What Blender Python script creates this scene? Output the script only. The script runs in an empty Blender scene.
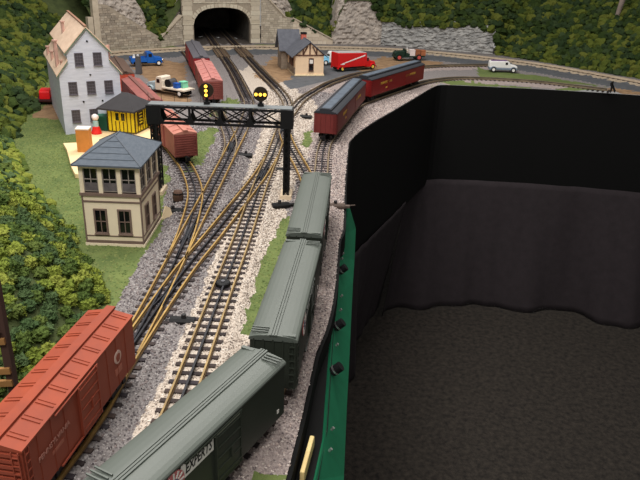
import bpy, bmesh, math, random
import numpy as np
from mathutils import Vector, Matrix, noise
random.seed(7); rng = np.random.default_rng(7)
C = bpy.context.scene; COL = C.collection
S = 0.01                                   # everything below is written in centimetres; meshes are built in metres
R = math.radians

# ------------------------------------------------------------------ camera, world, lights, exposure
F_PX, NAD = 673.0, (263.0, 1759.0)          # focal length in pixels and the vanishing point of the verticals
d = Vector((NAD[0]-320, NAD[1]-240, F_PX)).normalized(); up = -d
fy = Vector((0, 0, 1)); fy = (fy - up*fy.dot(up)).normalized(); fx = fy.cross(up)
RW = Matrix((fx, fy, up))
right, down, fwd = RW.col[0], RW.col[1], RW.col[2]
cam = bpy.data.objects.new('camera', bpy.data.cameras.new('camera')); COL.objects.link(cam)
cam.data.sensor_width = 36; cam.data.lens = F_PX/640*36; cam.data.clip_start = 0.02; cam.data.clip_end = 60
M4 = Matrix((right, -down, -fwd)).transposed().to_4x4(); M4.translation = Vector((0, 0, 0.54)); cam.matrix_world = M4
C.camera = cam
w = bpy.data.worlds.new('room_ambient'); C.world = w; w.use_nodes = True
w.node_tree.nodes['Background'].inputs[0].default_value = (1.0, 0.97, 0.93, 1)
w.node_tree.nodes['Background'].inputs[1].default_value = 0.30
def area(name, x, y, z, sx, sy, power, col=(1, .965, .92)):
    l = bpy.data.lights.new(name, 'AREA'); l.shape = 'RECTANGLE'; l.size = sx*S; l.size_y = sy*S; l.energy = power; l.color = col
    o = bpy.data.objects.new(name, l); COL.objects.link(o); o.location = (x*S, y*S, z*S)
    return o
area('ceiling_lamp', -40, -20, 165, 120, 60, 32)
area('ceiling_lamp', -45, 125, 165, 60, 120, 30)
area('ceiling_lamp', 5, 255, 160, 120, 60, 27)
C.view_settings.view_transform = 'Standard'; C.view_settings.look = 'None'; C.view_settings.gamma = 1
C.view_settings.use_curve_mapping = False; C.view_settings.exposure = 0.0

# ------------------------------------------------------------------ materials
def lin(c):
    return tuple(((v/255)/12.92 if v/255 <= .04045 else ((v/255+.055)/1.055)**2.4) for v in c)+(1,)
MATS = {}
def mat(name, rgb, rough=.7, var=.12, scale=60, bump=.0, spec=.3, metal=0, rgb2=None, rnd=None, stretch=None, emit=0, bscale=None, detail=4):
    """colour with noise variation between rgb and rgb2; rnd: 'obj' or 'island' picks the base colour at random from a list in rgb"""
    if name in MATS: return MATS[name]
    m = bpy.data.materials.new(name); m.use_nodes = True; nt = m.node_tree; N = nt.nodes; L = nt.links
    b = N['Principled BSDF']; b.inputs['Roughness'].default_value = rough; b.inputs['Metallic'].default_value = metal
    b.inputs['Specular IOR Level'].default_value = spec
    tc = N.new('ShaderNodeTexCoord'); mp = N.new('ShaderNodeMapping'); L.new(tc.outputs['Object'], mp.inputs[0])
    if stretch: mp.inputs['Scale'].default_value = stretch
    nz = N.new('ShaderNodeTexNoise'); nz.inputs['Scale'].default_value = scale; nz.inputs['Detail'].default_value = detail; nz.inputs['Roughness'].default_value = .65
    L.new(mp.outputs[0], nz.inputs['Vector'])
    mx = N.new('ShaderNodeMix'); mx.data_type = 'RGBA'
    rp = N.new('ShaderNodeMapRange'); rp.inputs[1].default_value = .3; rp.inputs[2].default_value = .7; L.new(nz.outputs['Fac'], rp.inputs[0])
    L.new(rp.outputs[0], mx.inputs['Factor'])
    if rnd:
        cr = N.new('ShaderNodeValToRGB'); cr.color_ramp.interpolation = 'CONSTANT'
        n = len(rgb)
        while len(cr.color_ramp.elements) < n: cr.color_ramp.elements.new(.5)
        for i, c in enumerate(rgb):
            cr.color_ramp.elements[i].position = i/n; cr.color_ramp.elements[i].color = lin(c)
        if rnd == 'obj':
            oi = N.new('ShaderNodeObjectInfo'); L.new(oi.outputs['Random'], cr.inputs[0])
        else:
            ge = N.new('ShaderNodeNewGeometry'); L.new(ge.outputs['Random Per Island'], cr.inputs[0])
        dk = N.new('ShaderNodeMix'); dk.data_type = 'RGBA'; dk.blend_type = 'MULTIPLY'; dk.inputs['Factor'].default_value = 1
        k = 1-var*2; dk.inputs[7].default_value = (k, k, k, 1); L.new(cr.outputs[0], dk.inputs[6])
        L.new(dk.outputs[2], mx.inputs[6]); L.new(cr.outputs[0], mx.inputs[7])
    else:
        a = lin(rgb); bb = lin(rgb2) if rgb2 else a
        if rgb2 is None:
            a, bb = tuple(min(1, v*(1+var)) for v in a[:3])+(1,), tuple(v*(1-var) for v in a[:3])+(1,)
        mx.inputs[6].default_value = a; mx.inputs[7].default_value = bb
    L.new(mx.outputs[2], b.inputs['Base Color'])
    if emit:
        L.new(mx.outputs[2], b.inputs['Emission Color']); b.inputs['Emission Strength'].default_value = emit
    if bump:
        bp = N.new('ShaderNodeBump'); bp.inputs['Strength'].default_value = bump; bp.inputs['Distance'].default_value = .003
        if bscale:
            n2 = N.new('ShaderNodeTexNoise'); n2.inputs['Scale'].default_value = bscale; n2.inputs['Detail'].default_value = 5; L.new(mp.outputs[0], n2.inputs['Vector']); L.new(n2.outputs['Fac'], bp.inputs['Height'])
        else: L.new(nz.outputs['Fac'], bp.inputs['Height'])
        L.new(bp.outputs[0], b.inputs['Normal'])
    MATS[name] = m; return m

black = mat('black_paint', (22, 22, 23), .6)
m_floor = mat('dark_carpet', (58, 52, 46), .95, rgb2=(26, 23, 21), scale=55, bump=.6, bscale=350)
m_curtain = mat('black_cloth', (41, 35, 38), .9, var=.15, scale=30, bump=.15, bscale=500)
m_fascia = mat('black_fascia', (20, 20, 20), .75, var=.05, spec=.1)
m_green_panel = mat('green_panel', (24, 104, 72), .5, var=.1, scale=25)
m_cream = mat('cream', (238, 216, 178), .7, var=.05)
m_rail = mat('rail_brass', (186, 152, 84), .5, rgb2=(138, 108, 62), scale=40, metal=.25, spec=.4)
m_rail_dim = mat('rail_weathered', (164, 144, 114), .5, rgb2=(116, 98, 78), scale=30, metal=.2)
m_rail_far = mat('rail_dull_tan', (150, 134, 110), .55, rgb2=(104, 92, 76), scale=30, metal=.15); m_rail_pale = mat('rail_pale', (206, 190, 168), .55, rgb2=(176, 158, 136), scale=30)
m_rail_c = mat('centre_rail_black', (34, 34, 40), .5, spec=.3)
m_tie = mat('tie_wood', [(62, 52, 50), (50, 42, 42), (74, 62, 58), (56, 50, 54)], .85, var=.15, rnd='obj', scale=120)
m_tie_st = mat('tie_wood_stuff', [(62, 52, 50), (50, 42, 42), (74, 62, 58)], .85, var=.15, rnd='island', scale=120)
m_black_metal = mat('black_metal', (19, 19, 21), .55, spec=.25)
m_chrome = mat('bright_metal', (220, 220, 220), .25, metal=.9)
m_glass = mat('dark_glass', (16, 16, 20), .12, spec=.6)
m_tyre = mat('tyre', (28, 27, 27), .8)

# ------------------------------------------------------------------ mesh helpers
class MB:
    def __init__(s): s.v = []; s.f = []
    def add(s, vs, fs):
        n = len(s.v); s.v += [tuple(p) for p in vs]; s.f += [tuple(i+n for i in q) for q in fs]; return s
    def box(s, x, y, z, sx, sy, sz, rz=0, tp=1.0):
        """centre x,y, bottom z; tp tapers the top"""
        c, k = math.cos(rz), math.sin(rz); vs = []
        for zz, q in ((0, 1), (sz, tp)):
            for a, b in ((-1, -1), (1, -1), (1, 1), (-1, 1)):
                u, v = a*sx/2*q, b*sy/2*q; vs.append((x+u*c-v*k, y+u*k+v*c, z+zz))
        return s.add(vs, [(3, 2, 1, 0), (4, 5, 6, 7), (0, 1, 5, 4), (1, 2, 6, 5), (2, 3, 7, 6), (3, 0, 4, 7)])
    def bar(s, p, q, wd, h=None, up=(0, 0, 1)):
        h = h or wd; p, q = Vector(p), Vector(q); t = (q-p).normalized(); u = Vector(up)
        if abs(t.dot(u)) > .95: u = Vector((1, 0, 0))
        a = t.cross(u).normalized(); b = a.cross(t); vs = []
        for e in (p, q):
            for i, j in ((-1, -1), (1, -1), (1, 1), (-1, 1)): vs.append(e+a*i*wd/2+b*j*h/2)
        return s.add(vs, [(3, 2, 1, 0), (4, 5, 6, 7), (0, 1, 5, 4), (1, 2, 6, 5), (2, 3, 7, 6), (3, 0, 4, 7)])
    def cyl(s, p, q, r, n=10, r2=None):
        r2 = r if r2 is None else r2; p, q = Vector(p), Vector(q); t = (q-p).normalized()
        a = t.orthogonal().normalized(); b = t.cross(a); vs = []
        for e, rr in ((p, r), (q, r2)):
            for i in range(n):
                an = 2*math.pi*i/n; vs.append(e+a*rr*math.cos(an)+b*rr*math.sin(an))
        return s.add(vs, [tuple(range(n-1, -1, -1)), tuple(range(n, 2*n))]+[(i, (i+1) % n, n+(i+1) % n, n+i) for i in range(n)])
    def prism(s, pts, axis, a0, a1):
        """extrude a 2D outline: axis 'y' -> pts are (x,z); 'x' -> (y,z); 'z' -> (x,y)"""
        n = len(pts); mk = {'y': lambda u, v, a: (u, a, v), 'x': lambda u, v, a: (a, u, v), 'z': lambda u, v, a: (u, v, a)}[axis]
        vs = [mk(u, v, a0) for u, v in pts]+[mk(u, v, a1) for u, v in pts]
        return s.add(vs, [tuple(range(n-1, -1, -1)), tuple(range(n, 2*n))]+[(i, (i+1) % n, n+(i+1) % n, n+i) for i in range(n)])
    def quad(s, a, b, c, e): return s.add((a, b, c, e), [(0, 1, 2, 3)])
    def lathe(s, prof, x=0, y=0, n=14):
        vs = [(x+r*math.cos(2*math.pi*i/n), y+r*math.sin(2*math.pi*i/n), z) for r, z in prof for i in range(n)]
        fs = [(k*n+i, k*n+(i+1) % n, (k+1)*n+(i+1) % n, (k+1)*n+i) for k in range(len(prof)-1) for i in range(n)]
        fs += [tuple(range(n-1, -1, -1)), tuple((len(prof)-1)*n+i for i in range(n))]
        return s.add(vs, fs)
    def mesh(s, name, m, smooth=False):
        me = bpy.data.meshes.new(name); me.from_pydata([(a*S, b*S, c*S) for a, b, c in s.v], [], s.f)
        bm = bmesh.new(); bm.from_mesh(me); bmesh.ops.recalc_face_normals(bm, faces=bm.faces)
        bm.to_mesh(me); bm.free()
        if smooth: me.polygons.foreach_set('use_smooth', [True]*len(me.polygons))
        me.materials.append(m); return me
    def build(s, name, m, parent=None, label=None, smooth=False, bevel=0):
        o = bpy.data.objects.new(name, s.mesh(name, m, smooth)); COL.objects.link(o)
        if parent: o.parent = parent
        if label: o['label'] = label
        if bevel:
            b = o.modifiers.new('bevel', 'BEVEL'); b.width = bevel*S; b.segments = 2; b.limit_method = 'ANGLE'
        return o
def link_mesh(name, me, parent=None, loc=None, rz=0, sc=None):
    o = bpy.data.objects.new(name, me); COL.objects.link(o); o.parent = parent
    if loc: o.location = tuple(v*S for v in loc)
    o.rotation_euler = (0, 0, rz)
    if sc: o.scale = sc
    return o
def tag(o, label=None, cat=None, group=None, kind=None):
    if label: o['label'] = label
    if cat: o['category'] = cat
    if group: o['group'] = group
    if kind: o['kind'] = kind
    return o
def thing(name, label, cat, x, y, z=0, rz=0, group=None):
    o = bpy.data.objects.new(name, None); COL.objects.link(o); o.empty_display_size = .02
    o.location = (x*S, y*S, z*S); o.rotation_euler = (0, 0, rz)
    return tag(o, label, cat, group)
def copy_tree(o, parent=None):
    c = o.copy(); COL.objects.link(c); c.parent = parent
    for ch in o.children: copy_tree(ch, c)
    return c
def np_mesh(name, V, Fc, m, smooth=False):
    """V (n,3) in cm, Fc (k,3|4)"""
    me = bpy.data.meshes.new(name); V = np.ascontiguousarray(V, np.float32)*S; k = Fc.shape[1]
    me.vertices.add(len(V)); me.vertices.foreach_set('co', V.ravel())
    me.loops.add(Fc.size); me.loops.foreach_set('vertex_index', np.ascontiguousarray(Fc, np.int32).ravel())
    me.polygons.add(len(Fc)); me.polygons.foreach_set('loop_start', np.arange(0, Fc.size, k, dtype=np.int32))
    me.polygons.foreach_set('use_smooth', np.full(len(Fc), smooth))
    me.update(calc_edges=True); me.materials.append(m); return me
def np_obj(name, V, Fc, m, parent=None, smooth=False):
    o = bpy.data.objects.new(name, np_mesh(name, V, Fc, m, smooth)); COL.objects.link(o); o.parent = parent; return o
def scatter(name, tv, tf, pos, scl, m, parent=None, upright=False, smooth=False):
    """join many copies of a template (tv, tf triangles) at pos with random turns"""
    n = len(pos); tv = np.asarray(tv, np.float32); tf = np.asarray(tf, np.int32)
    a = rng.uniform(0, 2*np.pi, n); ca, sa = np.cos(a), np.sin(a)
    Rz = np.zeros((n, 3, 3), np.float32); Rz[:, 0, 0] = ca; Rz[:, 0, 1] = -sa; Rz[:, 1, 0] = sa; Rz[:, 1, 1] = ca; Rz[:, 2, 2] = 1
    if not upright:
        b = rng.uniform(0, 2*np.pi, n); cb, sb = np.cos(b), np.sin(b)
        Rx = np.zeros((n, 3, 3), np.float32); Rx[:, 0, 0] = 1; Rx[:, 1, 1] = cb; Rx[:, 1, 2] = -sb; Rx[:, 2, 1] = sb; Rx[:, 2, 2] = cb
        Rz = Rz@Rx
    scl = np.asarray(scl, np.float32)
    if scl.ndim == 1: scl = scl[:, None]
    V = np.einsum('nij,nkj->nki', Rz, tv[None]*scl[:, None, :])+np.asarray(pos, np.float32)[:, None, :]
    Fc = tf[None]+(np.arange(n, dtype=np.int32)*len(tv))[:, None, None]
    return np_obj(name, V.reshape(-1, 3), Fc.reshape(-1, 3), m, parent, smooth)
def text(name, s, size, m, parent, origin, xdir, ydir, shear=0, label=None, depth=.04, xs=1.0):
    """flat lettering: size in cm, laid in the plane spanned by xdir, ydir"""
    cu = bpy.data.curves.new('lettering', 'FONT'); cu.body = s; cu.size = size*S; cu.shear = shear; cu.align_x = 'CENTER'; cu.align_y = 'CENTER'; cu.resolution_u = 2
    cu.extrude = depth*S/2; cu.offset = size*S*.012
    tmp = bpy.data.objects.new('lettering', cu); COL.objects.link(tmp)
    dg = bpy.context.evaluated_depsgraph_get(); me = bpy.data.meshes.new_from_object(tmp.evaluated_get(dg))
    bpy.data.objects.remove(tmp)
    X = Vector(xdir).normalized(); Y = Vector(ydir).normalized(); Z = X.cross(Y)
    T = Matrix((X*xs, Y, Z)).transposed().to_4x4(); T.translation = Vector(origin)*S; me.transform(T)
    me.materials.clear(); me.materials.append(m)
    o = bpy.data.objects.new(name, me); COL.objects.link(o); o.parent = parent
    if label: o['label'] = label
    return o
def spline(pts, step=1.0):
    """Catmull-Rom through pts, resampled at about `step` cm"""
    P = [np.array(p, float) for p in pts]; P = [2*P[0]-P[1]]+P+[2*P[-1]-P[-2]]; out = []
    for i in range(1, len(P)-2):
        for t in np.linspace(0, 1, 24, endpoint=False):
            a, b, c, e = P[i-1], P[i], P[i+1], P[i+2]
            out.append(.5*((2*b)+(-a+c)*t+(2*a-5*b+4*c-e)*t*t+(-a+3*b-3*c+e)*t**3))
    out.append(P[-2]); out = np.array(out); sg = np.r_[0, np.cumsum(np.hypot(*np.diff(out, axis=0).T))]
    q = np.arange(0, sg[-1], step); return np.c_[np.interp(q, sg, out[:, 0]), np.interp(q, sg, out[:, 1])]
def inside(poly, X, Y):
    r = np.zeros(X.shape, bool); n = len(poly)
    for i in range(n):
        (x1, y1), (x2, y2) = poly[i], poly[(i+1) % n]
        if y1 == y2: continue
        r ^= ((y1 > Y) != (y2 > Y)) & (X < (x2-x1)*(Y-y1)/(y2-y1)+x1)
    return r
def polydist(pts, X, Y):
    dmin = np.full(X.shape, 1e9)
    for (x1, y1), (x2, y2) in zip(pts[:-1], pts[1:]):
        dx, dy = x2-x1, y2-y1; t = np.clip(((X-x1)*dx+(Y-y1)*dy)/(dx*dx+dy*dy), 0, 1)
        dmin = np.minimum(dmin, np.hypot(X-x1-t*dx, Y-y1-t*dy))
    return dmin
def fnoise(X, Y, sc, seed=0):
    f = np.vectorize(lambda a, b: noise.noise((a/sc+seed*7.3, b/sc-seed*3.1, seed*1.7)))
    return f(X, Y)

# ------------------------------------------------------------------ plan of the layout (cm; x right, y away from the camera)
TRACKS = {
 'A': [(-21.5, 18), (-18.6, 40), (-17.2, 56), (-16.4, 72), (-15.8, 95), (-15.1, 117), (-14.5, 150), (-13.6, 174), (-13.0, 200), (-12.6, 220), (-13.6, 240), (-19.0, 265), (-29.0, 301), (-46.5, 366), (-70, 452)],
 'X': [(-37.5, 18), (-31.9, 37), (-28.4, 53), (-26.6, 65), (-25.9, 78), (-23.5, 102), (-20.8, 119), (-17.6, 140), (-15.2, 157), (-13.6, 174)],
 'B': [(-26.1, 78), (-25.7, 92), (-25.6, 105), (-25.5, 125), (-25.2, 150), (-25.0, 177), (-24.9, 202), (-26.3, 232), (-31, 256), (-42.5, 306), (-58, 365), (-76, 434), (-81, 452)],
 'P': [(-25.6, 108), (-26.3, 123), (-28.4, 142), (-33.0, 158), (-39.0, 172), (-48.5, 193), (-67.5, 233), (-83, 270), (-98, 308)],
 'Q': [(-25.1, 170), (-26.3, 185), (-30.5, 204), (-38.6, 232), (-49.0, 271), (-63, 322), (-72, 350)],
 'C': [(-29, 20), (-22.4, 34), (-16.6, 46), (-11.4, 56.5), (-8.0, 63.5), (-5.6, 71), (-4.1, 82), (-2.8, 98), (-1.8, 117), (-1.0, 134), (-.4, 160), (.5, 187), (5.5, 213.5), (11.5, 238.5), (25.3, 263), (38, 283.5), (48, 294.5), (60, 301.5), (78, 302), (96, 298), (119.5, 286)],
 'K': [(-1.2, 130), (-2.2, 145), (-4.9, 162), (-9.0, 181), (-11.6, 196), (-12.9, 212)],
 'D': [(-12.9, 205), (-11.6, 222), (-8.5, 245), (-2.3, 267), (4.2, 284), (19.4, 308), (52, 331), (82, 341)],
 'F': [(-112, 326), (-98, 343), (-71, 361), (-41, 374), (1.5, 383), (35, 384), (61, 377), (86, 365), (108.5, 349), (129, 325), (144, 305), (160, 280)],
}
LINES = {k: spline(v, 1.0) for k, v in TRACKS.items()}
EDGE = [(-14, 20), (-8, 35), (-4.2, 50), (-2.8, 56.5), (-2.1, 62), (-1.2, 69.5), (0, 81), (1.4, 88), (2.2, 94), (2.9, 102.5), (3.3, 112), (3.7, 122), (4.7, 128), (5.1, 141), (5.7, 161), (7.4, 194), (10.6, 206), (16.9, 222), (25.1, 240), (34.8, 262), (44, 283), (49, 290.5), (58, 291), (83, 290), (100, 288.6), (132, 284), (165, 276), (220, 255)]
HILL_EDGE = [(-60, 15), (-48, 35), (-37.5, 60), (-33, 78), (-32.7, 95), (-41.2, 108), (-44.5, 113), (-48.5, 121), (-58.6, 135), (-65.4, 144), (-75, 162), (-84.9, 179), (-94, 206), (-95.5, 222), (-103, 240), (-114.6, 280), (-116, 310), (-112, 342)]
BACK = [(-112, 342), (-88, 366), (-79, 380), (-42, 396), (-20, 400), (3, 402), (31, 407), (64, 396), (91, 387), (112, 363), (134, 337), (152, 315), (190, 270), (215, 240)]
edge_np = np.array(EDGE)

# ------------------------------------------------------------------ ground
def track_dist(X, Y, keys=None):
    P = np.concatenate([LINES[k] for k in (keys or LINES)]); out = np.empty(X.size); xf, yf = X.ravel(), Y.ravel()
    for i in range(0, X.size, 4000):
        out[i:i+4000] = np.sqrt(((xf[i:i+4000, None]-P[None, :, 0])**2+(yf[i:i+4000, None]-P[None, :, 1])**2).min(1))
    return out.reshape(X.shape)
ROAD = [(-125, 312), (-104, 326), (-74, 345), (-44, 359), (-25, 366), (2, 373), (34, 370), (58, 363), (84, 351), (106, 336), (124, 316), (138, 296), (150, 280)]
LAWN_R = [(-37, 60), (-33, 80), (-32, 95), (-32.2, 117), (-32, 123), (-34.2, 136), (-37.2, 156), (-45, 176), (-54, 196), (-72, 232), (-88, 270), (-103, 310)]
LAWN = LAWN_R+[(-130, 310), (-130, 60)]
POLY_DIRT1 = [(-93, 322), (-84, 300), (-66, 262), (-60, 236), (-46, 233), (-55, 268), (-66, 318), (-80, 330)]
POLY_DIRT2 = [(-31, 292), (-22, 272), (-15, 290), (-14, 340), (-27, 352)]
POLY_DIRT3 = [(13, 318), (26, 312), (56, 337), (60, 352), (30, 362), (20, 345)]
POLY_LOT = [(-14, 268), (-4, 283), (12, 306), (22, 318), (16, 345), (4, 352), (-14, 340), (-20, 290)]
G_STRIP = [(-11.4, 86), (-9.5, 86), (-8.2, 104), (-6.0, 126), (-6.5, 134), (-8.4, 132), (-10.4, 112)]
G_POLYS = [G_STRIP, [(-34, 158), (-31.5, 158), (-32, 200), (-35, 205), (-40, 195)], [(-38, 216), (-34, 216), (-30, 240), (-36, 250)], [(-6.5, 186), (-3.5, 186), (-3.5, 208), (-6.5, 204)], [(44, 284), (49, 291), (90, 290), (64, 298), (52, 297)],
           [(70, 312), (100, 306), (124, 300), (100, 322), (74, 335)], [(-40, 382), (-18, 387), (-18, 396), (-40, 390)], [(-112, 335), (-98, 350), (-80, 368), (-84, 376), (-118, 350)], [(95, 288), (132, 283), (126, 288), (100, 292)],
           [(-6, 57.5), (-2.8, 57.5), (-9, 35), (-14, 35)]]
CLASS = ['lawn', 'gray_ballast', 'white_ballast', 'dirt', 'road', 'pink_ballast', 'dark_earth', 'tan_roadbed']
def ground_class(X, Y):
    n1 = fnoise(X, Y, 3.0, 1)*1.6+fnoise(X, Y, .9, 2)*.9; far = np.clip(Y/250, .4, 1.2); x = X+n1*far; y = Y+fnoise(X, Y, 2.5, 3)*1.8*far
    c = np.full(X.shape, 1)
    c[inside([(-24.5, 20), (-21.2, 56), (-20.0, 75), (-19.4, 90), (-18.9, 120), (-18.8, 140), (-19.2, 205), (-20, 235), (-30, 262), (-40, 300), (-34, 320), (-22, 300), (-10, 262), (2, 225), (1, 200), (-3, 186), (-5, 165), (-7.5, 140), (-7.0, 128), (-8.6, 100), (-9.5, 84), (-12, 70), (-17, 56), (-26, 20)], x, y)] = 2
    c[inside([(-4, 175), (6, 175), (14, 210), (50, 280), (40, 300), (20, 285), (2, 240), (-4, 215)], x, y)] = 5
    c[inside([(-26, 15), (-16, 56), (-11, 70), (-8.2, 84), (-7.0, 100), (-6.2, 128), (-6.0, 145), (-3, 175), (8, 176), (8, 0)], x, y)] = 5
    c[(polydist(TRACKS['C'][14:], x, y) < 6)] = 5
    c[(polydist(TRACKS['D'][3:], x, y) < 4.6)] = 5
    c[inside(LAWN, x, y)] = 0
    c[inside(POLY_LOT, X, Y)] = 4
    for p in (POLY_DIRT1, POLY_DIRT2, POLY_DIRT3): c[inside(p, x, y)] = 3
    for p in G_POLYS: c[inside(p, x, y)] = 0
    c[polydist(ROAD, X, Y) < 8.5] = 4
    c[polydist(TRACKS['F'], x, y) < 4.6] = 7
    c[inside([(124, 300), (150, 270), (132, 280), (118, 288)], x, y)] = 3
    c[inside([(-79, 375), (-42, 391), (-60, 450), (-90, 450)], X, Y)] = 6
    c[inside([(-93, 210), (-72, 205), (-76, 245), (-100, 260)], x, y)] = 3
    c[inside([(-60, 199), (-55, 199), (-78, 245), (-84, 245)], X, Y)] = 4
    return c
G_MATS = {'lawn': mat('turf', (112, 124, 70), .95, rgb2=(82, 98, 54), scale=14, bump=.8, bscale=400),
 'gray_ballast': mat('gray_ballast', (150, 144, 142), .95, rgb2=(104, 98, 98), scale=330, bump=.9, detail=2),
 'white_ballast': mat('white_ballast', (208, 196, 182), .95, rgb2=(166, 152, 140), scale=300, bump=.9, detail=2),
 'pink_ballast': mat('pink_ballast', (176, 162, 156), .95, rgb2=(124, 112, 110), scale=320, bump=.9, detail=2),
 'tan_roadbed': mat('tan_roadbed', (188, 172, 150), .95, rgb2=(152, 136, 116), scale=90, bump=.6),
 'dirt': mat('brown_dirt', (160, 130, 98), .95, rgb2=(122, 96, 72), scale=30, bump=.5, bscale=300),
 'road': mat('asphalt', (96, 98, 102), .85, rgb2=(76, 78, 82), scale=40, bump=.2, bscale=500),
 'dark_earth': mat('tunnel_bed', (92, 84, 78), .95, rgb2=(66, 60, 56), scale=60, bump=.4)}
G_LABEL = {'lawn': ('green turf sloping from the hillside to the tracks and in patches', 'grass'), 'gray_ballast': ('gray stone ballast bed under the left running tracks', 'ballast'),
 'white_ballast': ('pale cream ballast bed under the middle running track', 'ballast'), 'pink_ballast': ('pinkish gray ballast along the edge under the green cars', 'ballast'),
 'tan_roadbed': ('pale tan roadbed under the trolley track along the walls', 'roadbed'),
 'dirt': ('brown dirt ground around the depot and truck', 'dirt'), 'road': ('dark gray asphalt road crossing the rails before the tunnel', 'road'), 'dark_earth': ('dark track bed inside the tunnel', 'ground')}
def height(X, Y):
    dt = track_dist(X, Y)
    t = np.clip((5.2-dt)/1.8, 0, 1); rd = polydist(ROAD, X, Y)
    z = .74*t*t*(3-2*t)+np.where(dt < 3.4, 0, 1)*fnoise(X, Y, 4, 5)*.12
    z = np.where((rd < 8.5) & (dt > 3.0), np.maximum(z, .25), z)
    return z
def grid_mesh(PX, PY):
    """PX, PY (r,c) -> V, quads with class per quad"""
    Z = height(PX, PY); r, c = PX.shape; idx = np.arange(r*c).reshape(r, c)
    q = np.stack([idx[:-1, :-1], idx[:-1, 1:], idx[1:, 1:], idx[1:, :-1]], -1).reshape(-1, 4)
    V = np.c_[PX.ravel(), PY.ravel(), Z.ravel()]; cen = V[q].mean(1)
    return V, q, ground_class(cen[:, 0], cen[:, 1])
def edge_x(y): return np.interp(y, edge_np[:22, 1], edge_np[:22, 0])
def edge_y(x): return np.interp(x, edge_np[21:, 0], edge_np[21:, 1])
pieces = {k: ([], [], 0) for k in range(8)}; packs = []
ys = np.concatenate([np.arange(20, 200, .75), np.arange(200, 290.6, 1.3)]); ys[-1] = 290.5
u = np.linspace(0, 1, 330)**.62                          # finer near the table edge
PY = np.repeat(ys[:, None], len(u), 1); ex = edge_x(ys)[:, None]; PX = -130+(ex+130)*u[None, :]
packs.append(grid_mesh(PX, PY))
xs = np.linspace(-130, 49, 140); PX = np.repeat(xs[None, :], 130, 0); PY = np.repeat(np.linspace(290.5, 412, 130)[:, None], 140, 1); packs.append(grid_mesh(PX, PY))
xs = np.linspace(49, 220, 120); y0 = edge_y(xs)[None, :]; v = np.linspace(0, 1, 100)[:, None]; PX = np.repeat(xs[None, :], 100, 0); PY = y0+(412-y0)*v; packs.append(grid_mesh(PX, PY))
xs = np.linspace(-112, -30, 40); packs.append(grid_mesh(np.repeat(xs[None, :], 30, 0), np.repeat(np.linspace(412, 480, 30)[:, None], 40, 1)))
for k, nm in enumerate(CLASS):
    Vs, Qs, off = [], [], 0
    for V, q, cl in packs:
        s = q[cl == k]
        if not len(s): continue
        uq, inv = np.unique(s, return_inverse=True); Vs.append(V[uq]); Qs.append(inv.reshape(-1, 4)+off); off += len(uq)
    if Vs:
        o = np_obj(nm, np.concatenate(Vs), np.concatenate(Qs), G_MATS[nm], smooth=True); tag(o, G_LABEL[nm][0], G_LABEL[nm][1], kind='structure')

# table underside slab, black fascia, ledge, green panel
def strip(pts_top, pts_bot):
    n = len(pts_top); V = np.array(list(pts_top)+list(pts_bot), float)
    Q = np.array([(i, i+1, n+i+1, n+i) for i in range(n-1)]); return V, Q
def off_poly(P, dist):
    P = np.array(P, float); t = np.gradient(P, axis=0); t /= np.linalg.norm(t, axis=1)[:, None]; return P+np.c_[t[:, 1], -t[:, 0]]*dist
ES = spline(EDGE, 3.0)
outer = off_poly(ES, .5)
mb = MB(); n = len(ES)                                     # a solid 0.5 cm board following the table edge
for (P, zt) in ((ES, -.12), (outer, -.12), (outer, -44), (ES, -44)): mb.v += [(x, y, zt) for x, y in P]
for j in range(4):
    for i in range(n-1): mb.f.append((j*n+i, j*n+i+1, ((j+1) % 4)*n+i+1, ((j+1) % 4)*n+i))
o = mb.build('fascia', m_fascia); tag(o, 'black fascia board along the curved table edge', 'fascia', kind='structure')
GP = [(-3.6, 30, 1.0, 30), (-1.4, 45, 2.6, 45), (.5, 60, 3.75, 60), (1.5, 67.4, 4.1, 67.4), (2.0, 81, 4.75, 81), (2.5, 94, 5.45, 94), (3.2, 103, 5.9, 103), (3.6, 122, 6.9, 122), (5.0, 132, 7.5, 132), (6.6, 150, 8.4, 150)]
pan = thing('control_panel', 'long green control panel sloping out below the black table edge', 'control panel', 0, 0)
mb = MB()
for x1, y1, x2, y2 in GP: mb.v += [(x1, y1, -3), (x2+.15, y2, -9), (x2-.25, y2, -9.6), (x1-.5, y1, -3.7)]
for i in range(len(GP)-1):
    for j in range(4): mb.f.append((4*i+j, 4*i+(j+1) % 4, 4*i+4+(j+1) % 4, 4*i+4+j))
mb.f += [(0, 1, 2, 3), tuple(4*(len(GP)-1)+j for j in (3, 2, 1, 0))]
mb.build('board', m_green_panel, pan)
for y in (82.5, 95, 115.5, ):
    i = max(k for k in range(len(GP)) if GP[k][1] <= y); t = (y-GP[i][1])/(GP[i+1][1]-GP[i][1]); x = GP[i][0]+(GP[i+1][0]-GP[i][0])*t
    k = MB().cyl((x+.5, y, -3.6), (x+1.7, y, -2.5), .75, 14).build('knob', m_black_metal, pan, 'round black control knob')
    MB().cyl((x+.78, y, -3.32), (x+.95, y, -3.16), .8, 14).build('ring', m_chrome, k)
for y in (101, 106, 121.5, 124, 90, 70, 66):
    i = max(k for k in range(len(GP)) if GP[k][1] <= y); t = (y-GP[i][1])/(GP[i+1][1]-GP[i][1]); x = GP[i][0]+(GP[i+1][0]-GP[i][0])*t
    MB().cyl((x+.8, y, -3.9), (x+1.1, y, -3.5), .2, 8).build('screw', m_chrome, pan, 'small bright screw head')
mb = MB(); LG = [(-8, 35), (-4.2, 50), (-2.8, 56.5), (-1.2, 69.5), (0, 81), (2.2, 94)]
LO = [(-2.8, 35), (-.7, 50), (.1, 56.5), (1.6, 69.5), (2.0, 81), (2.5, 94)]
nn = len(LG)
for z in (-3.4, -4.2): mb.v += [(x, y, z) for x, y in LG]+[(x+.3, y, z) for x, y in LO]
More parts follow.
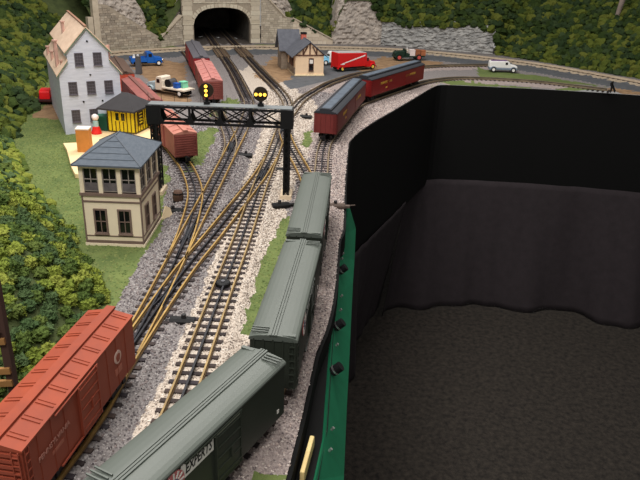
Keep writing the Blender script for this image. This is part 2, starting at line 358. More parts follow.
for i in range(nn-1):
    mb.f += [(i, i+1, nn+i+1, nn+i), (2*nn+i, 2*nn+i+1, 3*nn+i+1, 3*nn+i), (nn+i, nn+i+1, 3*nn+i+1, 3*nn+i)]
mb.build('ledge', m_fascia, pan, 'black ledge between table edge and green board')
pl = MB(); pl.prism([(-3.4, -2.2), (-3.2, -.4), (3.2, -.4), (3.6, -.9), (3.6, -2.2)], 'x', -.28, .28)
o = pl.build('wooden_plate', mat('cream_wood', (238, 214, 150), .45, rgb2=(206, 178, 120), scale=20), bevel=.12); o.location = (-.55*S, 63.0*S, -1.3*S); o.rotation_euler = (0, 0, R(-9))
tag(o, 'cream wooden plate standing on edge on the black ledge near the green panel', 'plate')

# room floor and the skirting curtains under the table
mb = MB(); mb.box(100, 200, -100, 700, 700, 2); o = mb.build('floor', m_floor); tag(o, 'dark brown carpet floor in the aisle', 'floor', kind='structure')
def curtain(name, label, top, bot, folds, zt=-42, zb=-97.6, amp=2.2, seed=0):
    T = spline(top, 1.2); n = len(T); B0 = spline(bot, .4); B = B0[np.linspace(0, len(B0)-1, n).astype(int)]
    rows = 22; V = []
    for j in range(rows):
        f = j/(rows-1); P = T*(1-f)+B*f; P2 = off_poly(P, 1.0)-P
        ph = np.array([noise.noise((i*1.2/folds, seed*5.1, f*.5)) for i in range(n)])*amp*(.35+f*1.1)
        sw = np.array([max(0, noise.noise((i*1.2/26., seed*2.3+3, 0)))*9*f for i in range(n)])
        P = P+P2*(ph+sw)[:, None]; hem = np.array([noise.noise((i*1.2/9, seed+9., 0)) for i in range(n)])*.8*(1 if j == rows-1 else 0)
        V += [(x, y, zt+(zb-zt)*f+max(0, h)) for (x, y), h in zip(P, hem)]
    Q = np.array([(j*n+i, j*n+i+1, (j+1)*n+i+1, (j+1)*n+i) for j in range(rows-1) for i in range(n-1)])
    o = np_obj(name, np.array(V), Q, m_curtain, smooth=True)
    sm = o.modifiers.new('cloth', 'SOLIDIFY'); sm.thickness = .002
    return tag(o, label, 'curtain')
curtain('curtain', 'black cloth skirt below the table edge beside the green panel', [(-12, 30), (-2, 60), (3, 90), (6, 130), (6.8, 163), (8.6, 194), (12.4, 208), (26, 239), (35, 260)], [(-8, 30), (0, 60), (4, 90), (7, 130), (9, 165), (10, 195), (12, 222), (19, 247), (27, 268)], 7, seed=1)
curtain('curtain', 'black cloth skirt hanging along the far side of the aisle', [(35, 264), (44, 284), (50, 289), (58, 290), (83, 289), (100, 287.5), (132, 283), (165, 275), (220, 254)], [(26, 263), (31, 270), (40, 273), (61, 275), (94, 274), (120, 270), (145, 262), (180, 252), (220, 240)], 9, seed=2)

# ------------------------------------------------------------------ tracks: rails and single ties
tie_me = MB().box(0, 0, .35, 1, .74, .62, tp=.98).mesh('tie', m_tie)
T_INFO = {'A': 'three rail track running straight through the pale ballast into the tunnel', 'B': 'three rail track on gray ballast that curves into the left side of the tunnel',
 'X': 'three rail track under the orange boxcar that crosses over to the middle track', 'P': 'spur track of the brown boxcars passing beside the gray mill',
 'Q': 'spur track of the boxcars left of the tunnel tracks', 'C': 'three rail track along the table edge under green and red cars',
 'K': 'short curved connecting track from the edge track to the tunnel track', 'D': 'branch track curving past the depot to the right', 'F': 'narrow trolley track along the foot of the rock walls'}
PARTNER = {'X': ['B'], 'A': ['X', 'K', 'D'], 'B': ['P', 'Q'], 'C': ['K']}
OWNER = {'B': 'X', 'X': 'A', 'P': 'B', 'Q': 'B', 'K': 'C', 'D': 'A'}
def sweep(L, offs, w2, z0, z1, seg=None):
    """a bar of width 2*w2 from z0 to z1 following line L at lateral offset offs"""
    P = off_poly(L, offs); A = off_poly(L, offs-w2); B = off_poly(L, offs+w2); n = len(L); mb = MB()
    for (q, z) in ((A, z0), (B, z0), (B, z1), (A, z1)): mb.v += [(x, y, z) for x, y in q]
    for j in range(4):
        for i in range(n-1): mb.f.append((j*n+i, j*n+i+1, ((j+1) % 4)*n+i+1, ((j+1) % 4)*n+i))
    mb.f += [(0, n, 2*n, 3*n), (n-1, 4*n-1, 3*n-1, 2*n-1)]
    return mb
for key, L in LINES.items():
    small = key == 'F'; g = 1.3 if small else 1.62; sp = 2.6 if small else 2.0; hw = 2.3 if small else 2.75
    t = thing('trolley_track' if small else 'railroad_track', T_INFO[key], 'track', 0, 0)
    Lr = L[::2] if len(L) > 60 else L
    m1 = m_rail if key in 'BXPK' else (mat('rail_brass_dull', (172, 146, 96), .5, rgb2=(124, 102, 70), scale=40, metal=.2) if key == 'A' else m_rail_dim)
    zt = .95 if key == 'F' else 1.0
    cut = int((Lr[:, 1] < 195).sum()) if key in 'ABQK' else (int((Lr[:, 1] < 150).sum()) if key == 'C' else 0)
    for sec in ((Lr[:cut+1], Lr[cut:]) if 2 < cut < len(Lr)-3 else (Lr,)):
        far_ = sec[0][1] > 140
        for s in (-1, 1):
            r = sweep(sec, s*g, .125 if not small else .13, zt, zt+.6).build('rail', m_rail_pale if small else (m_rail_far if far_ else m1), t)
            sweep(sec, s*g, .22, zt, zt+.1).build('rail_foot', mat('rail_foot', (110, 88, 64), .7), r)
        if not small: sweep(sec, 0, .14, zt, zt+.55).build('center_rail', m_rail_c, t, 'blackened middle rail')
    sg = np.r_[0, np.cumsum(np.hypot(*np.diff(L, axis=0).T))]; q = np.arange(.8, sg[-1], sp)
    TX, TY = np.interp(q, sg, L[:, 0]), np.interp(q, sg, L[:, 1]); D = np.gradient(np.c_[TX, TY], axis=0); D /= np.linalg.norm(D, axis=1)[:, None]
    for i in range(len(q)):
        p = np.array((TX[i], TY[i])); tx, ty = D[i]; nv = np.array((ty, -tx)); lo, hi = -hw, hw
        ow = OWNER.get(key)
        if ow and np.hypot(*(LINES[ow]-p).T).min() < 5.7: continue
        for b in PARTNER.get(key, ()):
            dv = LINES[b]-p; al = dv@np.array((tx, ty)); k = np.abs(al).argmin()
            if abs(al[k]) < .9:
                o_ = dv[k]@nv
                if abs(o_) < 5.8: lo, hi = min(lo, o_-hw), max(hi, o_+hw)
        c = p+nv*((lo+hi)/2); j = random.uniform(-.12, .12)
        link_mesh('tie', tie_me, t, (c[0], c[1], 0 if not small else -.05), math.atan2(nv[1], nv[0])+random.uniform(-.02, .02), ((hi-lo)*S/S+j, 1, 1))
m_plank = mat('crossing_plank', [(104, 84, 66), (92, 74, 58), (116, 96, 76)], .9, var=.12, rnd='obj', scale=80)
plank_me = MB().box(0, 0, 0, 1, 1, .5).mesh('plank', m_plank)
for key, lab, y0, y1 in (('B', 'brown plank crossing where the road meets the left tunnel track', 335, 360), ('A', 'brown plank crossing where the road meets the right tunnel track', 338, 364)):
    L = LINES[key]; t = thing('plank_crossing', lab, 'crossing', 0, 0); sel = L[(L[:, 1] > y0) & (L[:, 1] < y1)]; a_, b_ = sel[0], sel[-1]; an = math.atan2(b_[1]-a_[1], b_[0]-a_[0]); ln = math.dist(a_, b_); nv = (math.sin(an), -math.cos(an))
    for o_ in (-2.9, -2.25, -1.15, -.55, .55, 1.15, 2.25, 2.9): link_mesh('plank', plank_me, t, ((a_[0]+b_[0])/2+nv[0]*o_, (a_[1]+b_[1])/2+nv[1]*o_, .98), an, (ln, .52, 1))
# turnout hardware: frog and guard rails as parts of their own thing
def guard(x, y, ang, ln, label):
    t = thing('turnout_frog', label, 'frog', x, y, 0, ang)
    for s in (-1, 1):
        MB().bar((-ln/2, s*.75, 1.35), (-ln/6, s*.45, 1.35), .16, .5).bar((-ln/6, s*.45, 1.35), (ln/3, s*.5, 1.35), .16, .5).bar((ln/3, s*.5, 1.35), (ln/2, s*.85, 1.35), .16, .5).build('guard_rail', m_rail_c, t)
    MB().box(0, 0, 1.0, ln*.5, .7, .35).build('frog_plate', mat('frog_plate', (48, 52, 56), .5), t)
guard(-24.2, 95.5, R(83), 9, 'dark turnout frog in the fork just beyond the orange boxcar')
guard(-25.6, 120, R(91), 9, 'dark turnout frog of the spur fork right of the cream tower')
guard(-25.8, 182, R(95), 10, 'dark turnout frog in front of the signal bridge, left fork')
guard(-15.0, 158, R(84), 10, 'dark turnout frog where the crossover meets the pale ballast track')
guard(-12.6, 203, R(95), 10, 'dark turnout frog under the right end of the signal bridge')
guard(-3.4, 152, R(105), 8, 'dark turnout frog beside the right post of the signal bridge')
def switch_machine(x, y, rz, label, m=None):
    m = m or m_black_metal; t = thing('switch_machine', label, 'switch machine', x, y, .35, rz, 'black switch machines beside the tracks')
    MB().prism([(-.75, 0), (-.75, .5), (-.4, .9), (.4, .9), (.75, .5), (.75, 0)], 'x', -1.9, 1.9).build('motor_housing', m, t)
    MB().box(2.4, 0, 0, 1.2, .9, .5).build('mounting_plate', m, t)
    MB().cyl((-.2, 0, .85), (-.2, 0, 1.5), .38, 8).build('lantern', mat('lantern', (40, 38, 40), .5), t)
    MB().bar((2.6, .2, .4), (4.2, .2, .55), .18).build('throw_rod', m, t)
switch_machine(-31.2, 132.8, 0, 'black switch machine just right of the cream tower')
switch_machine(-20.4, 88.2, R(180), 'black switch machine nearest the orange boxcar, right of its track')
switch_machine(-21.0, 175.0, R(180), 'black switch machine in the gray ballast in front of the signal bridge')
switch_machine(-9.9, 163.5, R(180), 'black switch machine left of the right bridge post, on pale ballast')
switch_machine(-6.2, 221, R(170), 'black switch machine behind the signal bridge near the red car')
switch_machine(-9.0, 138.5, R(20), 'black switch machine at the foot of the right bridge post')
switch_machine(3.3, 139.5, R(0), 'brown gray switch machine on the table edge beside the far green car', mat('brown_machine', (96, 82, 74), .7))
t = thing('uncoupling_magnet', 'round dark disc lying on the middle track between the rails', 'magnet', -15.9, 99.6, .97)
MB().lathe([(1.25, 0), (1.25, .62), (1.05, .75), (.01, .75)], n=16).build('disc', m_black_metal, t)
MB().lathe([(.35, .72), (.35, .9), (.01, .9)], n=10).build('button', mat('magnet_gray', (92, 92, 96), .5), t)

# ------------------------------------------------------------------ loose ballast stones and turf tufts
octa = np.array([(1, 0, 0), (-1, 0, 0), (0, 1, 0), (0, -1, 0), (0, 0, .8), (0, 0, -.8)], float); octf = [(0, 2, 4), (2, 1, 4), (1, 3, 4), (3, 0, 4), (2, 0, 5), (1, 2, 5), (3, 1, 5), (0, 3, 5)]
N_ = 115000; r_ = rng.random(N_)**.75; sy = 38+r_*232; sx = edge_x(sy)-rng.random(N_)*(46+12*rng.random(N_)); 
gc = ground_class(sx, sy); PT = np.stack([sx, sy], 1); dt = track_dist(sx, sy)
keep = (np.abs(dt-1.62) > .3)
ST = {1: ('gray_ballast_stones', [(150, 144, 144), (116, 110, 112), (178, 172, 170), (92, 86, 88), (136, 124, 122)]), 2: ('white_ballast_stones', [(214, 203, 191), (194, 182, 170), (168, 154, 142), (228, 219, 208), (138, 126, 118)]),
      5: ('pink_ballast_stones', [(176, 164, 160), (150, 136, 134), (206, 194, 186), (112, 102, 102), (190, 172, 164)])}
for k, (nm, cols) in ST.items():
    s = keep & (gc == k); p = np.c_[sx[s], sy[s], height(sx[s], sy[s])+.03]; sc = rng.uniform(.09, .2, (len(p), 3))*(1+.9*(sy[s]/260))[:, None]
    o = scatter(nm, octa, octf, p, sc, mat(nm, cols, .9, var=.06, rnd='island', scale=100)); tag(o, {1: 'loose gray stones of the ballast under the left tracks', 2: 'loose pale cream stones of the middle ballast bed', 5: 'loose pinkish gray stones of the ballast at the table edge'}[k], 'ballast', kind='stuff')
N_ = 60000; sy = 40+rng.random(N_)**.8*230; sx = -28-rng.random(N_)*80; sx[:9000] = edge_x(sy[:9000])-4-rng.random(9000)*14; gc = ground_class(sx, sy); s = (gc == 0)
tuft = np.array([(-1, -.6, 0), (1, -.6, 0), (0, 1, 0), (.1, 0, .55)], float)
o = scatter('turf_tufts', tuft, [(0, 1, 3), (1, 2, 3), (2, 0, 3)], np.c_[sx[s], sy[s], height(sx[s], sy[s])-.02], rng.uniform(.2, .42, (s.sum(), 3)), mat('turf_tuft', [(104, 118, 66), (88, 104, 58), (122, 130, 76), (96, 110, 62), (112, 120, 72)], .95, var=.05, rnd='island'), upright=True)
tag(o, 'short green turf fibres on the lawns', 'grass', kind='stuff')

# ------------------------------------------------------------------ rolling stock
RAIL = 1.6
def on_line(key, x, y):
    L = LINES[key]; i = int(np.hypot(L[:, 0]-x, L[:, 1]-y).argmin()); i = min(max(i, 1), len(L)-2); a = L[i+1]-L[i-1]
    return L[i], math.atan2(a[1], a[0])
def truck_parts(root, tx, zf, m):
    t = MB()
    for s in (-1, 1):
        t.prism([(-2.3, 2.1), (-2.3, 2.9), (-1.0, 3.1), (-.8, 3.4), (.8, 3.4), (1.0, 3.1), (2.3, 2.9), (2.3, 2.1), (1.2, 2.0), (.8, 1.9), (-.8, 1.9), (-1.2, 2.0)], 'y', s*2.0-.18, s*2.0+.18)
        for a in (-1.6, 1.6): t.box(a, s*2.2, 2.1, .8, .3, .8)
    t.box(0, 0, 2.4, 1.0, 4.6, zf-2.3)
    tk = t.build('truck', m, root); tk.location = (tx*S, 0, 0)
    for a in (-1.6, 1.6):
        for s in (-1, 1):
            MB().cyl((a, s*1.42, RAIL+.82), (a, s*1.78, RAIL+.82), .82, 14).cyl((a, s*1.3, RAIL+.82), (a, s*1.42, RAIL+.82), .95, 14).build('wheel', mat('wheel_steel', (62, 56, 54), .5), tk)
def coupler(root, x, s, m):
    MB().box(x+s*.7, 0, 2.6, 1.4, .6, .6).box(x+s*1.5, .25, 2.3, .9, .5, 1.1).box(x+s*1.75, -.3, 2.4, .4, .45, .9).build('coupler', m, root)
def car(label, key, x, y, Ln, W=6.0, zf=3.0, ze=9.8, zr=10.7, body=None, roofm=None, endm=None, roof='peak', ribs=0, flip=False, group=None, door=True, doorm=None, name='boxcar', seams=0, hatch=False, walk=None, horiz=False, truckm=None, ang=None, dx=0):
    c, a = on_line(key, x, y)
    if ang is not None: c, a = (x, y), R(ang)
    if flip: a += math.pi
    t = thing(name, label, 'train car', c[0], c[1], 0, a, group); bl = truckm or m_black_metal; h = Ln/2; w = W/2
    MB().box(0, 0, zf, Ln, W, ze-zf).build('body', body, t)
    MB().box(0, 0, zf-.5, Ln-.4, .9, .5).box(0, 0, zf-.55, 5, 2.6, .55).build('underframe', bl, t)
    if roof == 'peak': prof = [(-w-.12, ze-.18), (-w-.12, ze+.05), (0, zr), (w+.12, ze+.05), (w+.12, ze-.18)]
    elif roof == 'arch':
        prof = [(-w-.15, ze-.2)]+[((w+.15)*math.sin(q), ze+(zr-ze)*math.cos(q)) for q in np.linspace(-1.5708, 1.5708, 13)]+[(w+.15, ze-.2)]
    else:
        k = w*.52; zl = ze+(zr-ze)*.5
        prof = [(-w-.12, ze-.2), (-w-.12, ze), (-w*.85, ze+(zl-ze)*.55), (-k, zl), (-k, zr-.12), (-k*.6, zr), (k*.6, zr), (k, zr-.12), (k, zl), (w*.85, ze+(zl-ze)*.55), (w+.12, ze), (w+.12, ze-.2)]
    rf = MB().prism(prof, 'x', -h-.12, h+.12).build('roof', roofm, t, smooth=False)
    rise = zr-ze
    if roof == 'clerestory':
        MB().box(0, 0, zr-.06, Ln*.97, w*.78, .12).build('center_deck', walk, t, 'blue gray centre strip of the roof')
    else:
        for i in range(ribs):
            xx = -h+(i+.5)*Ln/ribs
            for s in (-1, 1): MB().bar((xx, s*.75, zr-rise*.25+.06), (xx, s*(w-.25), ze+.16), .16, .16).bar((xx+.5, s*.75, zr-rise*.25+.05), (xx+.5, s*(w-.25), ze+.15), .1, .12).build('roof_rib', roofm, t)
        zz = zr+.02
        if roof == 'peak': MB().box(0, 0, zz-.1, Ln+.9, 1.15, .3).build('running_board', walk or roofm, t)
        else:
            m = MB()
            for s in (-.34, 0, .34): m.box(0, s, zz-.05, Ln+.5, .24, .18)
            m.build('running_board', walk or roofm, t)
        if hatch:
            for s in (-1, 1):
                m = MB(); 
                for q in range(3): m.box(s*(h-.45-q*.5), -s*1.75, ze+.62, .16, 2.1, .16)
                m.build('lateral_walk', walk or roofm, t)
                MB().box(s*(h-.3), s*1.9, ze+.4, .5, 1.6, .2).build('roof_hatch', roofm, t)
    em = endm or body
    for s in (-1, 1):
        m = MB()
        if horiz:
            n = 9
            for i in range(n): zz = zf+.35+i*(ze-zf-.5)/n; m.prism([(-w+.25, zz), (-w+.25, zz+.35), (w-.25, zz+.35), (w-.25, zz)], 'x', s*h-.1 if s > 0 else s*h-.22, s*h+.22 if s > 0 else s*h+.1)
        else:
            for i in range(5): m.box(s*(h+.04), -w+.5+i*(W-1)/4, zf, .16, .2, ze-zf)
        m.build('end_panel', em, t)
        lad = MB(); yy = s*(w-.55)
        for q in (-.35, .35): lad.box(s*(h+.3), yy+q, zf-.1, .1, .1, ze-zf)
        for i in range(7): lad.box(s*(h+.3), yy, zf+.2+i*(ze-zf-.5)/6.5, .12, .8, .12)
        lad.build('ladder', em, t)
        side = MB()
        for q in (-.35, .35): side.box(s*(h-.6)+q, s*(w+.12), zf-.1, .1, .1, ze-zf-.2)
        for i in range(7): side.box(s*(h-.6), s*(w+.12), zf+.2+i*(ze-zf-.6)/6.5, .8, .12, .12)
        side.build('side_ladder', em, t)
        coupler(t, s*h, s, bl)
        truck_parts(t, s*(h-4.2), zf, bl)
        if door:
            dm = doorm or body; y0 = s*(w+.12)
            d_ = MB().box(dx, y0, zf+.1, 4.4, .22, ze-zf-.55)
            dr = d_.build('door', dm, t)
            m = MB()
            for i in range(5): m.box(dx, y0+s*.15, zf+.6+i*(ze-zf-1.4)/4.2, 4.0, .12, .14)
            m.box(dx-2.1, y0+s*.15, zf+.1, .2, .14, ze-zf-.6).box(dx+2.1, y0+s*.15, zf+.1, .2, .14, ze-zf-.6).box(dx+.4, y0+s*.2, zf+2, .35, .2, 1.4)
            m.build('door_brace', dm, dr)
            for zz in (ze-.5, zf-.1): MB().box(dx+2.2*s, y0+s*.05, zz, 9.2, .2, .16).build('door_track', em, t)
        for i in range(seams):
            xx = -h+(i+1)*Ln/(seams+1)
            if abs(xx) > 2.6: MB().box(xx, s*(w+.02), zf, .1, .1, ze-zf-.1).build('side_seam', body, t)
    MB().cyl((h+.45, -1.2, ze-1.2), (h+.6, -1.2, ze-1.2), .7, 10).build('brake_wheel', bl, t)
    return t
m_or = mat('oxide_orange', (148, 69, 48), .6, scale=14, rgb2=(132, 60, 42))
m_or_roof = mat('oxide_orange_roof', (156, 70, 44), .65, rgb2=(134, 62, 44), scale=22)
m_green = mat('car_green', (46, 51, 44), .4, var=.08, scale=12); m_green_roof = mat('car_green_roof', (84, 90, 84), .45, var=.05, scale=16, spec=.45)
m_tuscan = mat('tuscan_red', (132, 34, 34), .4, var=.07, scale=14); m_tuscan_d = mat('tuscan_red_dull', (112, 46, 44), .5, var=.1, scale=18)
m_dk_roof = mat('car_black_roof', (44, 46, 52), .6, var=.1, scale=30); m_deck = mat('deck_blue_gray', (92, 102, 114), .6, rgb2=(70, 78, 90), scale=40)
m_brown = mat('boxcar_brown', (150, 84, 76), .65, rgb2=(126, 66, 60), scale=24); m_brown_roof = mat('boxcar_pink_brown_roof', (190, 128, 112), .7, rgb2=(166, 106, 94), scale=20)
m_white_ink = mat('white_lettering', (225, 222, 214), .6); m_gold = mat('gold_lettering', (214, 170, 70), .5); m_ink = mat('black_lettering', (24, 24, 26), .6)
# orange boxcar, near left
t = car('orange brown boxcar with ribbed roof at lower left beside the foliage', 'X', -27.75, 60.9, 24.9, 5.7, 3.6, 10.4, 11.05, m_or, m_or_roof, m_or, 'peak', ribs=10, horiz=True, seams=9, ang=82)
ink = mat('faded_white_lettering', (176, 120, 106), .6)
text('lettering', 'PENNSYLVANIA', .85, ink, t, (-7.3, -2.95, 7.3), (1, 0, 0), (0, 0, 1), label='faded white lettering on the orange side')
MB().box(-6.8, -2.87, 5.9, 2.2, .05, .4).build('faded_mark', mat('faint_lettering', (166, 98, 80), .6), t)
em_ = MB().cyl((7.6, -2.85, 7.5), (7.6, -2.96, 7.5), .85, 24).build('emblem', mat('pale_emblem', (206, 176, 164), .6), t, 'pale round emblem on the orange side')
MB().prism([(7.25, 7.0), (7.05, 7.7), (7.35, 7.95), (7.85, 7.95), (8.15, 7.7), (7.95, 7.0), (7.6, 6.9)], 'y', -2.99, -2.9).build('keystone', m_or, em_)
MB().box(7.6, -2.87, 5.2, 1.8, .06, .9).build('data_panel', mat('faint_lettering', (166, 98, 80), .6), t)
# three dark green cars on the edge track
gtop = dict(body=m_green, roofm=m_green_roof, roof='arch', hatch=True, endm=m_green, seams=0, W=5.75, ze=10.0, zr=10.6, dx=1.1, name='express_boxcar')
g1 = car('nearest dark green express car with white band and round red emblem', 'C', -11.75, 54.7, 24.8, ang=62.7, **gtop)
g2 = car('middle dark green express car, between the two other green cars', 'C', -3.95, 83.5, 28.5, ang=85, **gtop)
g3 = car('farthest dark green express car, its roof nearest the signal bridge', 'C', -1.85, 116.5, 31.5, ang=87.1, **gtop)
for g in (g1, g2, g3):
    k = -1
    MB().prism([(-6.6, 7.85), (-6.1, 9.55), (-1.25, 9.55), (-1.25, 7.85)], 'y', -2.95, -2.8).build('white_band', mat('band_white', (214, 212, 204), .6), g, 'white stripe along the green side')
    text('lettering', 'EXPERTS', 1.5, m_ink, g, (-3.62, -2.96, 8.7), (1, 0, 0), (0, 0, 1), shear=.22, xs=.7)
    e_ = MB().cyl((-7.3, -2.8, 8.2), (-7.3, -2.99, 8.2), 1.5, 28).build('emblem', mat('emblem_red', (178, 104, 104), .6), g, 'round faded red emblem with pale rays')
    m = MB()
    for i in range(12): an = i*math.pi/6; m.bar((-7.3+.7*math.cos(an), -3.0, 8.2+.7*math.sin(an)), (-7.3+1.4*math.cos(an), -3.0, 8.2+1.4*math.sin(an)), .2, .06, up=(0, 1, 0))
    m.build('emblem_rays', mat('band_white', (0, 0, 0)), e_)
    MB().cyl((-7.3, -2.9, 8.2), (-7.3, -3.03, 8.2), .65, 18).build('emblem_center', mat('emblem_blue', (92, 104, 128), .6), e_)
    MB().box(11.0, -2.9, 3.9, .35, .08, .5).build('data_stencil', m_white_ink, g)
    MB().box(1.1, -3.05, 9.3, 4.6, .14, .22).build('door_rail', mat('dull_gray_green', (120, 124, 110), .5), g)
# two red cars
rtop = dict(W=6.6, zf=3.8, ze=9.7, zr=10.9, roofm=m_dk_roof, roof='clerestory', walk=m_deck, name='baggage_car', door=False)
r1 = car('dull red car with dark roof facing the camera, nearer of two red cars', 'C', 5.5, 213.5, 50, ang=77.8, body=m_tuscan_d, **rtop)
r2 = car('bright red car with dark roof and gold lettering, farther of two red cars', 'C', 25.3, 263.3, 46, ang=58.7, body=m_tuscan, **rtop)
for g, hx in ((r1, 1), (r2, 1)):
    for x0 in (-11, 10): text('lettering', 'PENNSYLVANIA', 1.3, m_gold, g, (x0*hx, -3.36, 7.4), (1, 0, 0), (0, 0, 1), label='gold lettering on the red side')
    MB().box(-10.5, -3.3, 5.2, 1.6, .1, .55).build('number_plate', m_gold, g)
    for xx in (-13, 12):
        for s in (-1, 1): MB().box(xx+(-5 if xx > 0 else 5), s*3.3, 3.9, 4, .16, 5.2).build('baggage_door', m_tuscan_d if g is r1 else m_tuscan, g)
# spur: three weathered boxcars; beside the tunnel tracks: two more
car('weathered brown boxcar under the signal bridge, its end facing the camera', 'P', -40.4, 176.0, 26, 5.8, 3.0, 9.0, 9.8, m_brown, m_brown_roof, m_brown, 'peak', ribs=6, horiz=True, ang=116)
car('pink brown roofed boxcar beside the gray mill behind the yellow shed', 'P', -58.5, 214.3, 36, 5.8, 3.0, 9.2, 10.0, m_brown, mat('boxcar_rose_roof', (158, 98, 92), .7, rgb2=(132, 80, 76), scale=20), m_brown, 'peak', ribs=0, walk=mat('walk_brown', (120, 82, 76), .8))
car('dark roofed boxcar with a bright orange end, behind the mill roof', 'P', -77, 256, 33, 5.8, 3.0, 9.0, 9.8, mat('boxcar_bright_orange', (200, 84, 60), .6, var=.1), mat('boxcar_umber_roof', (96, 76, 66), .7, var=.12, scale=20), None, 'peak')
car('rose brown boxcar with pale pink roof left of the tunnel tracks', 'Q', -43.0, 251.0, 40, 6.4, 3.0, 9.4, 10.3, m_brown, mat('boxcar_rose2_roof', (196, 132, 124), .7, rgb2=(168, 108, 104), scale=20), m_brown, 'peak', ribs=5, horiz=True, walk=mat('walk_rose', (176, 116, 110), .8))
car('deep red boxcar with charcoal roof at the foot of the tunnel portal', 'Q', -56, 298, 46, 6.2, 3.0, 9.8, 10.6, mat('boxcar_crimson', (150, 40, 46), .6, var=.1), mat('boxcar_slate_roof', (92, 90, 96), .7, var=.1, scale=20), None, 'peak')

# ------------------------------------------------------------------ signal bridge
t = thing('signal_bridge', 'black lattice signal bridge spanning the tracks in front of the boxcars', 'signal bridge', -8.2, 145)
for px, nm in ((0, 'post'), (-29.3, 'post')):
    m = MB()
    for a in (-.55, .55):
        for b in (-.5, 3.0): m.box(px+a, b, .4, .32, .32, 16.2)
    for i in range(9):
        z = .8+i*1.75
        for b in (-.5, 3.0): m.bar((px-.55, b, z), (px+.55, b, z+1.75), .16).bar((px+.55, b, z), (px-.55, b, z+1.75), .16)
        for a in (-.55, .55): m.bar((px+a, -.5, z), (px+a, 3.0, z+1.75), .16)
    m.box(px, 1.25, .3, 1.25, .5, 16)
    m.build(nm, m_black_metal, t)
    MB().box(px, 1.2, 0, 2.8, 5.2, .9, tp=.92).build('footing', mat('footing', (206, 186, 158), .85, var=.1), t, 'cream stone footing')
    MB().box(px, 1.25, 16.3, 2.7, 4.0, 4.1).build('corner_box', m_black_metal, t)
for b in (-.5, 3.0):
    MB().box(-14.65, b, 16.4, 29.5, .35, .55).build('lower_chord', m_black_metal, t)
    MB().box(-14.65, b, 19.9, 29.5, .35, .5).build('upper_chord', m_black_metal, t)
    for i in range(4):
        x0 = -1.55-i*6.55; x1 = x0-6.55; m = MB()
        m.bar((x0-.4, b, 16.9), (x1+.4, b, 20.1), .42, .22).bar((x1+.4, b, 16.9), (x0-.4, b, 20.1), .42, .22)
        m.build('cross_brace', m_black_metal, t)
        MB().box(x1, b, 16.4, .5, .42, 4).prism([(x1-.8, 17), (x1+.8, 17), (x1+.3, 18.2), (x1-.3, 18.2)], 'y', b-.2, b+.2).build('upright', m_black_metal, t)
MB().box(-14.65, 1.6, 20.4, 31.4, 3.2, .16).build('walkway', mat('walkway_gray', (112, 116, 118), .7, var=.1, scale=50), t, 'gray walkway deck on top')
m = MB()
for i in range(12): m.box(1-i*2.9, 3.1, 20.7, .08, .08, 1.7)
m.build('railing', m_black_metal, t)
m_amber = mat('amber_light', (255, 196, 70), .4, var=0, emit=2.2)
for x0, z0, hor, lab in ((-25.9, 23.7, 0, 'round position light signal with three amber lights upright, left on the bridge'), (-14.1, 23.3, 1, 'round position light signal with three amber lights level, right on the bridge')):
    s = thing('position_light_signal', lab, 'signal', x0, 146.2, 20.7, 0)
    MB().cyl((0, .6, 0), (0, .6, z0-20.7), .35, 10).box(0, .6, 0, 1.3, 1.0, .5).build('mast', m_black_metal, s)
    MB().cyl((0, .1, z0-20.7), (0, .5, z0-20.7), 1.6, 24).build('target_disc', mat('signal_disc', (44, 34, 24), .5), s)
    for k in (-1, 0, 1):
        x, z = (k*.95, z0-20.7) if hor else (0, z0-20.7+k*.95)
        h_ = MB().cyl((x, -.35, z), (x, .12, z), .42, 12).build('hood', m_black_metal, s)
        MB().cyl((x, -.4, z), (x, -.1, z), .36, 12).build('lamp', m_amber, h_)

# ------------------------------------------------------------------ buildings
def window(parent, x, z, w_, h_, y, s=1, axis='y', frame=None, glass=None, mw=.14, cols=2, rows=2, fw=.28, label=None, sill=True):
    """window on the plane y (axis 'y', facing -y) or x=y (axis 'x', facing s*x); part window > pane, muntin"""
    def bx(m, a, zz, aw, zh, off, th):
        if axis == 'y': m.box(a, y-off, zz, aw, th, zh)
        else: m.box(y+s*off, a, zz, th, aw, zh)
    f = MB()
    bx(f, x-w_/2-fw/2, z-fw, fw, h_+2*fw, .06, .3); bx(f, x+w_/2+fw/2, z-fw, fw, h_+2*fw, .06, .3)
    bx(f, x, z-fw, w_, fw, .06, .3); bx(f, x, z+h_, w_, fw, .06, .3)
    if sill: bx(f, x, z-fw-.12, w_+2.6*fw, .2, .16, .5)
    wn = f.build('window', frame, parent, label)
    for i in range(cols):
        for j in range(rows):
            p = MB(); bx(p, x-w_/2+(i+.5)*w_/cols, z+j*h_/rows, w_/cols, h_/rows, -.02, .1); p.build('pane', glass or m_glass, wn)
    g = MB()
    for i in range(1, cols): bx(g, x-w_/2+i*w_/cols, z, mw, h_, .06, .12)
    for j in range(1, rows): bx(g, x, z+j*h_/rows-mw/2, w_, mw, .07, .14)
    g.build('muntin', frame, wn)
    return wn
m_trim = mat('taupe_trim', (122, 102, 92), .7, var=.08); m_tower = mat('tower_cream', (240, 224, 196), .75, var=.05, scale=30)
m_slate = mat('tower_slate', (92, 99, 108), .85, rgb2=(78, 86, 96), scale=90, bump=.2, stretch=(1, 1, 4))
